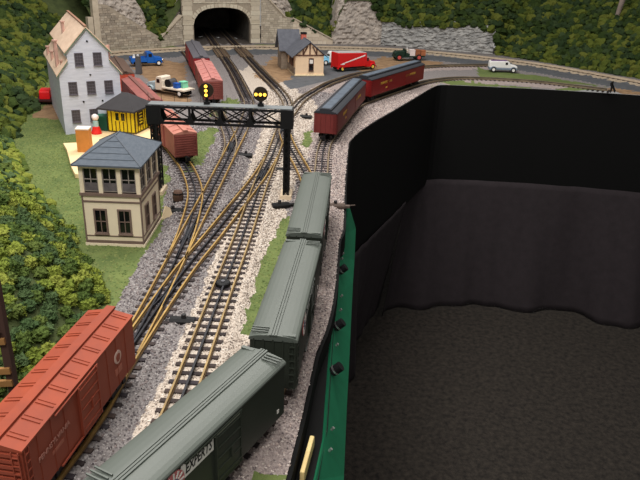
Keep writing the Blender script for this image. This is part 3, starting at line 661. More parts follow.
# interlocking tower
TW, TD = 10.7, 13.6
t = thing('interlocking_tower', 'cream two storey interlocking tower with gray hipped roof beside the tracks', 'tower', -38.65, 115.7)
h = TW/2
MB().box(0, TD/2, 0, TW, TD, 10.4).build('lower_storey', m_tower, t)
m = MB(); 
m.box(0, TD/2, -.05, TW+.5, TD+.5, .55); m.build('foundation', m_tower, t)
MB().box(0, TD/2, .5, TW+.22, TD+.22, .6).box(0, TD/2, 1.9, TW+.2, TD+.2, .2).build('base_trim', m_trim, t)
MB().box(0, TD/2, 8.7, TW+.24, TD+.24, .32).build('belt_trim', m_trim, t)
MB().box(0, TD/2, 10.0, TW+.7, TD+.7, .55).build('sill_trim', m_trim, t)
for a in (-h, h):
    for b in (0, TD): MB().box(a, b, .5, .27, .27, 9.6).build('corner_board', m_trim, t)
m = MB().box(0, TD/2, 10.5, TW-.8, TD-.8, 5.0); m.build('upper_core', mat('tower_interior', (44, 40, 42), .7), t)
MB().box(0, TD/2, 15.2, TW+.1, TD+.1, .9).build('eave_band', m_tower, t)
m_sash = mat('sash_gray', (150, 140, 132), .6); m_low = mat('painted_sash_reflection', (118, 110, 112), .25, rgb2=(86, 80, 84), scale=60)  # m_low: gray reflection on the lower panes, put into the colour
for i, xx in enumerate((-3.45, 0, 3.45)):
    window(t, xx, 11.0, 2.3, 4.3, .18, frame=m_sash, cols=2, rows=2, fw=.16, mw=.16, sill=False)
    MB().box(xx, .02, 11.0, 2.2, .12, 1.5).build('sash_reflection', m_low, t)  # gray panel painted as the reflection in the lower glass
for xx in (-5.15, -1.72, 1.72, 5.15): MB().box(xx, .12, 10.5, .75, .5, 5.0).build('post', m_tower, t)
for i in range(4):
    yy = .2+i*(TD-.4)/3
    for s in (-1, 1): MB().box(s*(h-.12), yy, 10.5, .5, .75, 5.0).build('post', m_tower, t)
for i in range(3):
    yy = .2+(i+.5)*(TD-.4)/3
    for s in (-1, 1): window(t, yy, 11.0, 2.9, 4.3, s*(h-.2), s, 'x', frame=m_sash, cols=2, rows=2, fw=.16, mw=.16, sill=False)
for xx in (-2.3, 2.15): window(t, xx, 2.75, 1.9, 4.4, 0, frame=m_trim, mw=.16, fw=.32)
for yy in (3.6, 9.2):
    for s in (-1, 1): window(t, yy, 2.75, 1.9, 4.4, s*h, s, 'x', frame=m_trim, mw=.16, fw=.32)
rx, ry0, ry1, zr = h+.9, -1.3, TD+1.5, 20.0
m = MB(); e0 = 15.9; m.v += [(-rx, ry0, e0), (rx, ry0, e0), (rx, ry1, e0), (-rx, ry1, e0), (-rx, ry0, e0+.3), (rx, ry0, e0+.3), (rx, ry1, e0+.3), (-rx, ry1, e0+.3), (0, 5.4, zr), (0, 8.2, zr)]
m.f += [(3, 2, 1, 0), (0, 1, 5, 4), (1, 2, 6, 5), (2, 3, 7, 6), (3, 0, 4, 7), (4, 5, 8), (5, 6, 9, 8), (6, 7, 9), (7, 4, 8, 9)]; m.build('roof', m_slate, t)
m = MB()
for a, b in (((-rx, ry0, e0+.33), (0, 5.4, zr+.03)), ((rx, ry0, e0+.33), (0, 5.4, zr+.03)), ((rx, ry1, e0+.33), (0, 8.2, zr+.03)), ((-rx, ry1, e0+.33), (0, 8.2, zr+.03)), ((0, 5.4, zr+.03), (0, 8.2, zr+.03))): m.bar(a, b, .22, .12)
m.build('hip_cap', mat('hip_cap', (82, 88, 96), .8), t)
for i in range(1, 5):
    f = i/5; MB().bar((-rx*(1-f), ry0+(5.4-ry0)*f-.03, e0+.33+(zr-e0-.3)*f), (rx*(1-f), ry0+(5.4-ry0)*f-.03, e0+.33+(zr-e0-.3)*f), .1, .08).build('roof_seam', m_slate, t)
# gray mill with stepped gable roof
m_mill = mat('mill_gray', (212, 214, 226), .85, rgb2=(192, 194, 208), scale=25, bump=.4, stretch=(1, 1, 6)); m_mroof = mat('mill_roof_cream', (234, 206, 182), .8, rgb2=(214, 184, 160), scale=18, stretch=(4, 1, 1))
m_mgreen = mat('mill_trim_green', (122, 142, 126), .7); m_mdark = mat('mill_pane', (74, 70, 78), .35, spec=.5)
t = thing('mill', 'tall pale gray mill with stepped cream roof at the foot of the hill', 'building', -76.26, 190.5, 0, R(26)); MW, MD = 17.8, 41; ML = 1.1
gab = [(ML, 0), (MW, 0), (MW, 17.6), (15.1, 21.0), (15.1, 23.7), (9.5, 29.9), (3.8, 23.7), (3.8, 21.0), (ML, 17.6)]
MB().prism(gab, 'y', 0, MD).build('walls', m_mill, t)
def slab(m, x0, z0, x1, z1, th=.35, ya=-.7, yb=MD+.7): m.prism([(x0, z0), (x1, z1), (x1, z1+th), (x0, z0+th)], 'y', ya, yb)
for x0, z0, x1, z1, nm in ((9.5, 30.0, 3.1, 23.05, 'upper_roof'), (9.5, 30.0, 15.9, 23.05, 'upper_roof'), (3.8, 21.1, .4, 16.8, 'lower_roof'), (15.1, 21.1, 18.5, 16.8, 'lower_roof')):
    m = MB(); slab(m, x0, z0, x1, z1); r_ = m.build(nm, m_mroof, t)
    m = MB(); slab(m, x0, z0-.5, x1, z1-.5, .5, -.55, -.25); m.build('bargeboard', m_mgreen, r_)
MB().bar((9.5, -.8, 30.4), (9.5, MD+.8, 30.4), .7, .3).build('ridge_cap', mat('ridge_brown', (150, 112, 92), .8), t)
for x, z in ((6.95, 19.6), (12.0, 19.6), (4.5, 11.6), (9.5, 11.6), (14.4, 11.6), (4.5, 3.6), (9.5, 3.6), (14.4, 3.6)):
    window(t, x, z, 2.0, 3.3, 0, frame=mat('mill_frame', (104, 98, 106), .7), glass=m_mdark, cols=3, rows=4, mw=.1, fw=.2)
for x, z in ((9.6, 26.2), (9.6, 16.9), (7.0, 9.3), (12.3, 9.3)): MB().cyl((x, -.15, z), (x, .05, z), .28, 10).build('tie_plate', m_black_metal, t)
for i in range(5):
    for z in (3.6, 11.0): window(t, 4+i*8.5, z, 2.0, 3.3, MW, 1, 'x', frame=mat('mill_frame', (0, 0, 0)), glass=m_mdark, cols=3, rows=4, mw=.1, fw=.2)
m_pipe = mat('pink_pipe', (186, 148, 136), .7, var=.12)
for x, y, z0, z1, r in ((1.6, 7, 18.3, 25.5, .55), (5.6, 22, 25.5, 29.0, .5), (1.4, 20, 18.0, 20.6, .45), (1.2, 32, 17.8, 20.4, .45), (2.4, 3.5, 19.0, 20.4, .3)):
    p = MB().cyl((x, y, z0), (x, y, z1), r, 12).build('vent_pipe', m_pipe, t); MB().cyl((x, y, z1), (x, y, z1+.35), r*1.5, 12).build('cap', m_pipe, p)
MB().cyl((15.6, 3, 21.0), (15.6, 3, 24.6), .5, 10).build('vent_pipe', m_pipe, t)
# yellow shed
m_yel = mat('shed_yellow', (240, 214, 40), .6, var=.06); m_ydk = mat('shed_batten', (92, 74, 24), .7); m_shroof = mat('shed_black_roof', (58, 56, 58), .85, var=.12, scale=40)
t = thing('yellow_shed', 'yellow shed with dark hipped roof between the gray mill and the cream tower', 'building', -62.9, 192.0, 1.2, R(-13)); YW, YD, YH = 8.6, 7.5, 7.2
MB().box(YW/2, YD/2, 0, YW, YD, YH).build('walls', m_yel, t)
for i in range(8): MB().box(.05+i*(YW-.1)/7, -.06, 0, .22, .2, YH).build('batten', m_ydk, t)
for i in range(6): MB().box(YW+.06, .1+i*(YD-.2)/5, 0, .2, .2, YH).build('batten', m_ydk, t)
MB().box(YW/2, YD/2, 0, YW+.3, YD+.3, .35).build('base_board', m_ydk, t)
for x in (3.2, 5.0): window(t, x, 3.6, 1.2, 2.2, -.1, frame=m_yel, cols=1, rows=1, fw=.2, label='small window of the yellow shed', sill=False)
w_ = window(t, 3.2, 2.2, 2.4, 3.8, YW+.12, 1, 'x', frame=m_ydk, cols=1, rows=1, fw=.2, sill=False)
for i in range(4): MB().box(YW+.2, 3.2, 2.6+i*.9, .18, 1.7, .4).build('window_bar', m_yel, w_)
m = MB(); o_ = 1.7; m.v += [(-o_, -o_-1, YH-.3), (YW+o_, -o_-1.6, YH-.3), (YW+o_, YD+o_, YH-.3), (-o_, YD+o_, YH-.3), (-o_, -o_-1, YH+.15), (YW+o_, -o_-1.6, YH+.15), (YW+o_, YD+o_, YH+.15), (-o_, YD+o_, YH+.15), (3.6, YD*.42, YH+4.0), (5.4, YD*.42, YH+4.0)]
m.f += [(3, 2, 1, 0), (0, 1, 5, 4), (1, 2, 6, 5), (2, 3, 7, 6), (3, 0, 4, 7), (4, 5, 9, 8), (5, 6, 9), (6, 7, 8, 9), (7, 4, 8)]; m.build('roof', m_shroof, t)
# cream platform the shed stands on, with the things on it
m = MB().prism([(-71.4, 178.4), (-68.4, 172.8), (-65.4, 166), (-62.4, 159), (-59.3, 153), (-52, 153), (-46, 166), (-46.5, 190), (-47.5, 205), (-62, 204), (-66.2, 193.6), (-68.5, 190.5), (-67.5, 184), (-68, 179.5)], 'z', 0, 1.2)
o = m.build('platform', mat('platform_cream', (236, 208, 160), .8, var=.06, scale=15), bevel=.15); tag(o, 'low cream platform with a curved edge under the yellow shed', 'platform')
t = thing('storage_bin', 'tan orange wooden box with white lid behind the cream tower', 'box', -63.1, 172.0, 1.2, R(5))
MB().box(0, 0, 0, 3.3, 3.0, 6.0).build('box', mat('tan_orange', (196, 128, 62), .7, var=.1), t); MB().box(0, 0, 6.0, 3.5, 3.2, .3).build('lid', mat('lid_white', (232, 220, 206), .7), t)
t = thing('gas_pump', 'small red pump with pale blue body and white globe before the mill', 'pump', -65.6, 189.2, 1.2)
m_red = mat('bright_red', (222, 44, 40), .5, var=.05)
MB().lathe([(1.45, 0), (1.5, .3), (.95, 2.0), (.8, 2.1)], n=16).build('base', m_red, t); MB().lathe([(.8, 2.1), (.8, 3.6), (.6, 3.8)], n=14).build('body', mat('pale_blue', (164, 196, 198), .5), t)
MB().lathe([(.3, 3.8), (.8, 4.1), (1.05, 4.7), (.9, 5.3), (.3, 5.7)], n=16).build('globe', mat('globe_white', (240, 226, 224), .4), t, smooth=True)
MB().box(0, -.95, 1.3, .7, .5, .9).build('red_front', m_red, t)
t = thing('green_bin', 'dark green box standing between the red pump and yellow shed', 'box', -64.9, 194.0, 1.2, R(-10))
MB().box(0, 0, 0, 3.8, 3.2, 4.0).build('bin', mat('bin_green', (32, 84, 66), .6, var=.1), t); MB().box(0, 0, 4.0, 4.0, 3.4, .3).build('lid', mat('bin_lid', (40, 96, 74), .6), t)
t = thing('barrel', 'dark brown barrel behind the right rear corner of the cream tower', 'barrel', -31.6, 139.0, 0)
MB().lathe([(.9, 0), (1.15, .9), (1.2, 1.6), (1.15, 2.3), (.9, 3.0)], n=16).build('staves', mat('barrel_brown', (84, 62, 50), .8, var=.15), t, smooth=True)
m = MB()
for z in (.5, 2.3): m.lathe([(1.12, z), (1.17, z), (1.17, z+.3), (1.12, z+.3)], n=16)
m.build('hoops', m_black_metal, t)
o = MB().prism([(-1.4, 0), (1.4, 0), (1.1, 1.9), (.2, 2.5), (-1.0, .7)], 'y', -.2, .2).build('cream_board', m_cream); o.location = (-32.2*S, 130.5*S, 0); o.rotation_euler = (R(-15), 0, R(50)); tag(o, 'small cream board leaning at the tower corner beside a switch machine', 'board')
# depot
m_dep = mat('depot_cream', (236, 206, 172), .8, var=.05); m_dbr = mat('depot_brown', (98, 66, 54), .7); m_dslate = mat('depot_slate', (96, 98, 106), .85, rgb2=(80, 82, 90), scale=60); m_dst = mat('depot_stone', (150, 136, 120), .85, rgb2=(116, 104, 92), scale=60)
t = thing('depot', 'small cream half timbered depot with gray slate roof near the tunnel', 'building', -13.5, 297.0, .2, R(14)); DW, DD, DH = 12.6, 31, 9.0
MB().prism([(0, 0), (DW, 0), (DW, DH), (DW/2, 14.2), (0, DH)], 'y', 0, DD).build('walls', m_dep, t)
MB().box(DW/2, DD/2, 0, DW+.6, DD+.6, .7).build('foundation', m_cream, t)
m = MB()
for x0, z0, x1, z1 in ((0, DH-.2, DW, DH-.2), (0, DH, DW/2, 14.2), (DW, DH, DW/2, 14.2), (DW/2, DH, DW/2, 14), (3.3, DH, 3.3, 11.6), (9.3, DH, 9.3, 11.6), (3.3, DH, 5.2, 12.5), (9.3, DH, 7.4, 12.5)): m.bar((x0, -.12, z0), (x1, -.12, z1), .5, .3, up=(0, 1, 0))
m.build('timber_framing', m_dbr, t, 'brown half timbering in the gable')
window(t, 7.0, 2.3, 1.7, 5.0, 0, frame=m_dbr, glass=m_glass, cols=1, rows=2, fw=.25)
MB().box(7.0, -.2, 5.3, 1.5, .1, 1.6).build('window_shade', mat('shade_white', (236, 228, 220), .7), t)
for y in (5, 12): 
    window(t, y, 2.0, 2.2, 4.6, 0, -1, 'x', frame=m_dbr, cols=1, rows=2, fw=.25)
MB().box(-.1, 8.7, .5, .3, 2.6, 6.5).build('door', m_dbr, t)
MB().box(-.15, DD/2, .3, .3, DD, 3.0).build('stone_wainscot', m_dst, t)
for s in (-1, 1):
    x1, z1 = (DW/2+s*(DW/2+1.7), DH-1.2); m = MB().prism([(DW/2, 14.2), (x1, z1), (x1, z1+.35), (DW/2, 14.6)], 'y', -1.0, DD+1); m.build('roof', m_dslate, t)
m = MB().prism([(16.4, DH-.6), (22.5, 17.0), (28.6, DH-.6), (28.6, DH-1), (22.5, 16.6), (16.4, DH-1)], 'x', -4.2, 6); m.build('cross_gable_roof', m_dslate, t)
MB().prism([(17.6, 0), (27.4, 0), (27.4, DH-.4), (22.5, 16.2), (17.6, DH-.4)], 'x', -3.0, 1).build('bay', m_dst, t)
MB().bar((DW/2, -1.05, 14.6), (DW/2, DD+1.05, 14.6), .3).build('ridge_cap', m_dslate, t)
c_ = MB().box(DW/2, 14, 12.8, 2.2, 2.2, 3.2).build('chimney', mat('chimney_brick', (196, 104, 88), .85, var=.15, scale=80), t); MB().box(DW/2, 14, 16, 2.5, 2.5, .7).build('cap', m_black_metal, c_)
# dark tapered stub post behind the shed
t = thing('stub_post', 'dark gray tapered post by the blue pickup and the mill spur', 'post', -79.5, 289, .2)
MB().box(0, 0, 0, 2.4, 2.4, 6.8, tp=.75).build('shaft', mat('post_gray', (84, 82, 84), .8, var=.1), t); MB().box(0, 0, 6.8, 1.9, 1.9, .35).build('cap', mat('post_gray', (0, 0, 0)), t)
t = thing('bumper_post', 'black track bumper at the right end of the edge track', 'bumper', 120.8, 285.3, .4, R(-28))
MB().box(-1.1, -1.2, 0, .5, .5, 4.4).box(-1.1, 1.2, 0, .5, .5, 4.4).bar((-1.1, -1.2, 3.2), (.6, -1.2, .3), .4).bar((-1.1, 1.2, 3.2), (.6, 1.2, .3), .4).build('frame', m_black_metal, t)
MB().box(-1.4, 0, 2.9, .7, 3.4, 1.2).build('beam', m_black_metal, t)

# ------------------------------------------------------------------ road vehicles
def wheels(t, xs, wy, r, rimm, wd=.7):
    for x in xs:
        for s in (-1, 1):
            w_ = MB().cyl((x, s*(wy-wd/2), r), (x, s*(wy+wd/2), r), r, 16).build('wheel', m_tyre, t)
            MB().cyl((x, s*(wy+wd/2-.1), r), (x, s*(wy+wd/2+.12), r), r*.6, 12).build('hub', rimm, w_)
def fender(t, x, wy, r, m):
    pts = [(x+r*1.35*math.cos(a), r+r*1.3*math.sin(a)) for a in np.linspace(math.pi, 0, 9)]+[(x+r*1.05*math.cos(a), r+r*1.05*math.sin(a)) for a in np.linspace(0, math.pi, 9)]
    for s in (-1, 1): MB().prism(pts, 'y', s*(wy-.6), s*(wy+.6)).build('fender', m, t)
def cab_truck(label, cat, x, y, rz, Ln, W, col, rimm, hood=3.8, cabl=3.2, cabh=6.0, name='truck', roofm=None, group=None, z=.3):
    """front along +x; returns root and (bed start x, bed end x)"""
    t = thing(name, label, cat, x, y, z, rz, group); f = Ln/2; w2 = W/2; r = 1.15
    MB().prism([(f, 1.2), (f, 3.0), (f-.5, 3.5), (f-hood, 3.9), (f-hood, 1.2)], 'y', -w2*.7, w2*.7).build('hood', col, t, bevel=.2)
    c0 = f-hood
    MB().prism([(c0, 1.2), (c0, 3.9), (c0-.7, cabh-.3), (c0-1.2, cabh), (c0-cabl+.2, cabh), (c0-cabl, cabh-.4), (c0-cabl, 1.2)], 'y', -w2*.9, w2*.9).build('cab', roofm or col, t, bevel=.2)
    g = MB(); g.quad((c0+.03, -w2*.75, 4.0), (c0+.03, w2*.75, 4.0), (c0-.68, w2*.75, cabh-.5), (c0-.68, -w2*.75, cabh-.5)); g.build('windshield', m_glass, t)
    for s in (-1, 1): MB().box(c0-1.7, s*w2*.91, 3.9, 1.5, .1, 1.4).build('side_window', m_glass, t)
    MB().box(f+.05, 0, 1.5, .15, w2*.9, 1.6).build('grille', m_chrome, t)
    for s in (-1, 1): MB().cyl((f-.3, s*w2*.78, 2.5), (f+.15, s*w2*.78, 2.5), .4, 10).build('headlight', m_chrome, t)
    MB().box(f+.4, 0, 1.0, .3, W, .5).build('bumper', m_chrome, t)
    MB().box(-.5, 0, .9, Ln-1.5, W*.5, .5).build('chassis', m_black_metal, t)
    fender(t, f-1.9, w2*.85, r, col)
    wheels(t, (f-1.9, -f+2.6), w2*.85, r, rimm)
    return t, -f, c0-cabl-.1
m_rblue = mat('truck_blue', (28, 94, 178), .35, var=.05); m_white = mat('vehicle_white', (236, 234, 232), .45, var=.03); m_yrim = mat('rim_yellow', (240, 206, 90), .5)
t, a, b = cab_truck('blue pickup truck with white milk cans parked on the road by the wall', 'truck', -81.5, 309.5, R(26), 14, 5.2, m_rblue, m_white)
MB().box((a+b)/2, 0, 1.8, b-a, 5.0, .4).box((a+b)/2, -2.4, 1.8, b-a, .25, 1.9).box((a+b)/2, 2.4, 1.8, b-a, .25, 1.9).box(a, 0, 1.8, .25, 5, 1.9).build('bed', m_rblue, t); fender(t, -5.1, 2.3, 1.15, m_rblue)
tm = t.matrix_basis.copy()
def put(parent_t, lx, ly, lz):
    q = Matrix.LocRotScale(parent_t.location, parent_t.rotation_euler, None)@Vector((lx*S, ly*S, lz*S)); return q.x/S, q.y/S, q.z/S
for i, (lx, ly) in enumerate(((-5.6, -1.2), (-4.0, -1.2), (-5.2, .8), (-3.4, .9))):
    X_, Y_, Z_ = put(t, lx, ly, 2.2)
    mc = thing('milk_can', 'white milk can standing in the bed of the blue pickup', 'can', X_, Y_, Z_, 0, 'milk cans in the blue pickup')
    MB().lathe([(.7, 0), (.72, 1.6), (.4, 2.1), (.42, 2.5), (.5, 2.6)], n=12).build('can', m_white, mc, smooth=True)
# red box truck
m_trred = mat('truck_red', (206, 30, 32), .35, var=.04); m_grtop = mat('truck_roof_gray', (176, 172, 172), .5)
t, a, b = cab_truck('bright red box truck with gray roof and diagonal white stripe', 'truck', 12.6, 319, R(33), 21.5, 6.2, m_trred, m_yrim, hood=3.4, cabl=2.6, cabh=5.4)
MB().prism([(a, 1.7), (b+.6, 1.7), (b+.8, 3.5), (b+.3, 7.6), (a, 8.2)], 'y', -3.1, 3.1).build('box_body', m_trred, t, bevel=.2)
MB().prism([(a+.2, 8.2), (b+.2, 7.6), (b+.1, 7.8), (a+.3, 8.45)], 'y', -2.9, 2.9).build('box_roof', m_grtop, t)
for s in (-1, 1): MB().prism([(a+1.4, 3.0), (a+2.0, 3.5), (b-.6, 6.9), (b-.6, 6.3)], 'y', s*3.12-.03, s*3.12+.03).box(a+2.5, s*3.12, 3.0, 2.2, .06, .3).build('stripe', m_white, t, 'white diagonal stripe')
fender(t, -9.15, 2.64, 1.15, m_trred)
# stake truck with load
m_ctr = mat('truck_cream', (226, 214, 196), .5, var=.05); m_pbl = mat('truck_pale_blue', (160, 176, 182), .4)
t, a, b = cab_truck('cream flatbed truck loaded with crates parked on brown dirt', 'truck', -58.0, 251.5, R(150), 19, 5.6, m_pbl, m_white, hood=4.4, cabl=3.4, cabh=6.2, roofm=m_ctr)
MB().box((a+b)/2, 0, 2.2, b-a, 6.0, .5).box(b-.2, 0, 2.7, .3, 6.0, 2.2).build('flatbed', m_ctr, t)
X_, Y_, Z_ = put(t, -.6, 0, 2.7); bt = thing('drum', 'dark gray drum lying behind the cab of the cream flatbed truck', 'drum', X_, Y_, Z_, R(152))
MB().cyl((0, -1.8, 1.4), (0, 1.8, 1.4), 1.4, 18).build('drum_shell', mat('drum_gray', (74, 72, 74), .6), bt)
for s in (-1, 1): MB().cyl((0, s*1.7, 1.4), (0, s*1.9, 1.4), 1.46, 18).build('rim', m_black_metal, bt)
for lx, ly, col, nm, lb, sz in ((-4.4, 1.0, (30, 84, 170), 'blue', 'bright blue crate on the bed of the cream flatbed truck', 1.9), (-5.6, -1.3, (128, 206, 172), 'mint', 'mint green crate on the bed of the cream flatbed truck', 2.3)):
    X_, Y_, Z_ = put(t, lx, ly, 2.7); cr = thing('crate', lb, 'crate', X_, Y_, Z_, R(140)); mm = mat('crate_'+nm, col, .6, var=.06)
    MB().box(0, 0, 0, sz, sz, sz).build('crate_box', mm, cr); m = MB()
    for z in (.15, sz-.35):
        for s in (-1, 1): m.box(0, s*(sz/2+.05), z, sz+.1, .12, .25).box(s*(sz/2+.05), 0, z, .12, sz+.1, .25)
    m.build('rims', mm, cr)
# pale blue car behind the depot
t, a, b = cab_truck('pale blue pickup with white cab half hidden behind the depot', 'truck', 2.6, 331, R(200), 12, 5.0, mat('pale_blue_paint', (128, 190, 220), .4), m_white, roofm=m_white)
MB().box((a+b)/2, 0, 1.5, b-a, 4.8, 2.2).build('bed', mat('pale_blue_paint', (0, 0, 0)), t)
# green tractor truck with crates and a driver
m_dkg = mat('truck_dark_green', (26, 48, 38), .5, var=.1)
t = thing('green_truck', 'dark green open truck with red wheel and stacked crates before the rock wall', 'truck', 41, 353.5, .3, R(195))
MB().prism([(2.0, 1.4), (7.2, 1.4), (7.4, 3.6), (6.8, 4.2), (2.0, 4.6)], 'y', -1.9, 1.9).build('hood', m_dkg, t, bevel=.2); MB().box(-3.2, 0, 1.6, 11, 5.4, .6).build('bed', m_dkg, t)
MB().box(1.6, 0, 2.2, .4, 4.6, 3.2).box(.2, 0, 2.2, 2.4, 4.0, 1.0).build('seat', m_dkg, t); wheels(t, (5.2, -5.5), 2.4, 1.5, mat('rim_red', (196, 84, 78), .5)); fender(t, 5.2, 2.4, 1.5, m_dkg)
for lx, ly, col, nm, lb, sz in ((-2.0, 0.8, (226, 214, 212), 'pale', 'pale pinkish white crate on the green open truck', 3.0), (-5.0, .7, (150, 92, 62), 'brown', 'brown crate in the middle of the green open truck', 2.9), (-8.0, .6, (168, 104, 70), 'tan', 'reddish brown crate at the tail of the green open truck', 2.7)):
    X_, Y_, Z_ = put(t, lx, ly, 2.2); cr = thing('crate', lb, 'crate', X_, Y_, Z_, R(195)); mm = mat('crate_'+nm, col, .7, var=.1)
    MB().box(0, 0, 0, sz*.9, sz, sz).build('crate_box', mm, cr); m = MB()
    for z in (.15, sz-.35):
        for s in (-1, 1): m.box(0, s*(sz/2+.05), z, sz*.9+.1, .12, .3)
    m.build('slats', mm, cr)
X_, Y_, Z_ = put(t, .3, 0, 3.2)
pr = thing('person', 'tiny seated driver in a pale shirt on the green open truck', 'person', X_, Y_, Z_-.2, R(195))
def skin_body(parent, joints, edges, m, name='body'):
    me = bpy.data.meshes.new(name); me.from_pydata([tuple(c*S for c in j[:3]) for j in joints], edges, []); o = bpy.data.objects.new(name, me); COL.objects.link(o); o.parent = parent
    sk = o.modifiers.new('skin', 'SKIN'); ly = me.skin_vertices[0] if me.skin_vertices else None
    if ly is None:
        bm = bmesh.new(); bm.from_mesh(me); bm.verts.layers.skin.verify(); bm.to_mesh(me); bm.free(); ly = me.skin_vertices[0]
    for v, j in zip(ly.data, joints): v.radius = (j[3]*S, j[3]*S)
    ly.data[0].use_root = True; o.modifiers.new('smooth', 'SUBSURF').levels = 1; me.materials.append(m); return o
skin_body(pr, [(0, 0, .4, .42), (0, 0, 1.1, .48), (0, 0, 1.7, .42), (0, 0, 2.0, .2), (.05, 0, 2.25, .3), (.05, 0, 2.55, .28), (.1, .6, 1.65, .2), (.6, .75, 1.2, .15), (1.2, .4, 1.2, .12), (.1, -.6, 1.65, .2), (.6, -.75, 1.2, .15), (1.2, -.4, 1.2, .12), (.9, .35, .4, .26), (1.3, .35, -.5, .18), (1.6, .35, -.6, .15), (.9, -.35, .4, .26), (1.3, -.35, -.5, .18), (1.6, -.35, -.6, .15)],
 [(0, 1), (1, 2), (2, 3), (3, 4), (4, 5), (2, 6), (6, 7), (7, 8), (2, 9), (9, 10), (10, 11), (0, 12), (12, 13), (13, 14), (0, 15), (15, 16), (16, 17)], mat('figure_pale', (222, 212, 204), .7))
MB().lathe([(.34, 2.68), (.36, 2.75), (.22, 2.95), (.05, 3.0)], n=12).build('cap', mat('figure_cap', (240, 238, 236), .7), pr)
# white sedan
def sedan(name, label, x, y, rz, Ln, W, body, lower, roofm, z=.3):
    t = thing(name, label, 'car', x, y, z, rz); f = Ln/2; w2 = W/2; r = 1.15
    MB().prism([(-f, 1.0), (f, 1.0), (f, 1.9), (-f, 1.9)], 'y', -w2, w2).build('lower_body', lower, t, bevel=.2)
    MB().prism([(-f, 1.9), (f, 1.9), (f-.1, 2.9), (f-3.3, 3.5), (f-4.2, 4.9), (f-4.8, 5.1), (-f+.6, 4.9), (-f+.1, 4.4), (-f, 3)], 'y', -w2*.86, w2*.86).build('body', body, t, bevel=.3)
    MB().prism([(f-4.6, 5.0), (f-4.9, 5.25), (-f+1, 5.1), (-f+.7, 4.9)], 'y', -w2*.7, w2*.7).build('roof', roofm, t)
    MB().quad((f-3.35, -w2*.7, 3.65), (f-3.35, w2*.7, 3.65), (f-4.15, w2*.7, 4.8), (f-4.15, -w2*.7, 4.8)).build('windshield', m_glass, t)
    for s in (-1, 1): MB().box(f-5.3, s*w2*.87, 3.5, 1.1, .1, 1.1).build('side_window', m_glass, t)
    for x_ in (f-1.9, -f+2.0): fender(t, x_, w2*.9, r, lower)
    wheels(t, (f-1.9, -f+2.0), w2*.95, r, m_white); MB().box(f+.1, 0, 1.5, .2, w2*1.4, .6).build('bumper', m_chrome, t)
    return t
sedan('sedan', 'white van with gray lower body on grass before the right foliage slope', 84.0, 328.5, R(-2), 13.2, 5.2, m_white, mat('van_gray', (120, 132, 148), .5), mat('van_purple', (120, 96, 130), .6))
sedan('sedan', 'small red car parked between the hillside and the left wall of the mill', -95.5, 230, R(100), 8.5, 4.0, mat('car_red', (224, 30, 34), .4), mat('car_dark', (60, 24, 24), .5), mat('car_red', (0, 0, 0)), z=.15)

# ------------------------------------------------------------------ stone walls, tunnel portal, rock cliffs
m_stone = mat('wall_stone', [(180, 166, 148), (168, 154, 138), (192, 178, 160), (156, 144, 130), (184, 172, 156)], .9, var=.1, rnd='island', scale=120, bump=.4)
m_mortar = mat('wall_mortar', (160, 148, 132), .95, var=.12, scale=60, bump=.3); m_conc = mat('pale_concrete', (206, 192, 172), .85, rgb2=(180, 166, 146), scale=30, bump=.25)
m_lstone = mat('portal_stone', [(196, 184, 166), (184, 172, 154), (204, 192, 174), (176, 164, 148)], .9, var=.08, rnd='island', scale=120, bump=.3)
m_dress = mat('dressed_stone', [(204, 192, 172), (194, 182, 162), (210, 200, 180)], .85, var=.06, rnd='obj', scale=100, bump=.3)
def frame(A, B):
    A, B = Vector(A), Vector(B); dv = B-A; return A, math.atan2(dv.y, dv.x), dv.length
def wall(name, label, A, B, top, m, thick=2.5, blocks=None, bm_=None, hole=None, bw=2.4, bh=1.15, extra=()):
    A, an, Ln = frame(A, B); t = thing(name, label, 'wall', A.x, A.y, 0, an); t['kind'] = 'structure'
    if hole: out = [(top[0][0], 0)]+hole+[(top[-1][0], 0)]+top[::-1]
    else: out = [(top[0][0], -.5), (top[-1][0], -.5)]+top[::-1]
    MB().prism(out, 'y', 0, thick).build('core', m, t)
    if blocks:
        tx, tz = [p[0] for p in top], [p[1] for p in top]; V = []; F = []; mb = MB(); z = 0; row = 0
        while z < max(tz):
            x = top[0][0]-rng.random()*bw
            while x < top[-1][0]:
                ww = bw*(.6+.8*rng.random()); xa, xb = max(x, top[0][0]), min(x+ww, top[-1][0]); x += ww
                if xb-xa < .3: continue
                if z+bh > min(np.interp(xa, tx, tz), np.interp(xb, tx, tz)): continue
                if hole and any(inside(hole, np.array([q]), np.array([zz]))[0] for q in (xa, (xa+xb)/2, xb) for zz in (z+.1, z+bh)): continue
                if any(a < xb and b > xa and c < z+bh and e > z for a, b, c, e in extra): continue
                dp = .18+.25*rng.random(); mb.box((xa+xb)/2, -dp/2+.05, z+.06, xb-xa-.14, dp+.1, bh-.12)
            z += bh; row += 1
        tag(mb.build('stones', bm_ or m_stone, t), kind='stuff')
    return t
wl = wall('retaining_wall', 'gray brown stone retaining wall with sloping top left of the tunnel', (-112, 342), (-88, 366), [(0, 23), (5.2, 22.2), (14.4, 16.4), (29, 8), (34, 5)], m_mortar, blocks=True)
p_ = MB()
p_.box(-1.4, .4, 0, 3.0, 2.6, 25); p_.build('pier', m_conc, wl, 'pale concrete pier at the left end'); MB().box(-4.5, .5, 0, 2.6, 2.4, 17).build('pier', m_conc, wl, 'lower pale concrete pier')
wl2 = wall('wing_wall', 'stone wing wall rising to the left pillar of the tunnel portal', (-88, 366), (-79.2, 379.6), [(0, 5), (13.2, 13.2), (16.2, 15)], m_mortar, blocks=True, bm_=m_lstone)
MB().bar((0, .8, 5.2), (16.2, .8, 15.2), 3, .7).build('coping', m_conc, wl2)
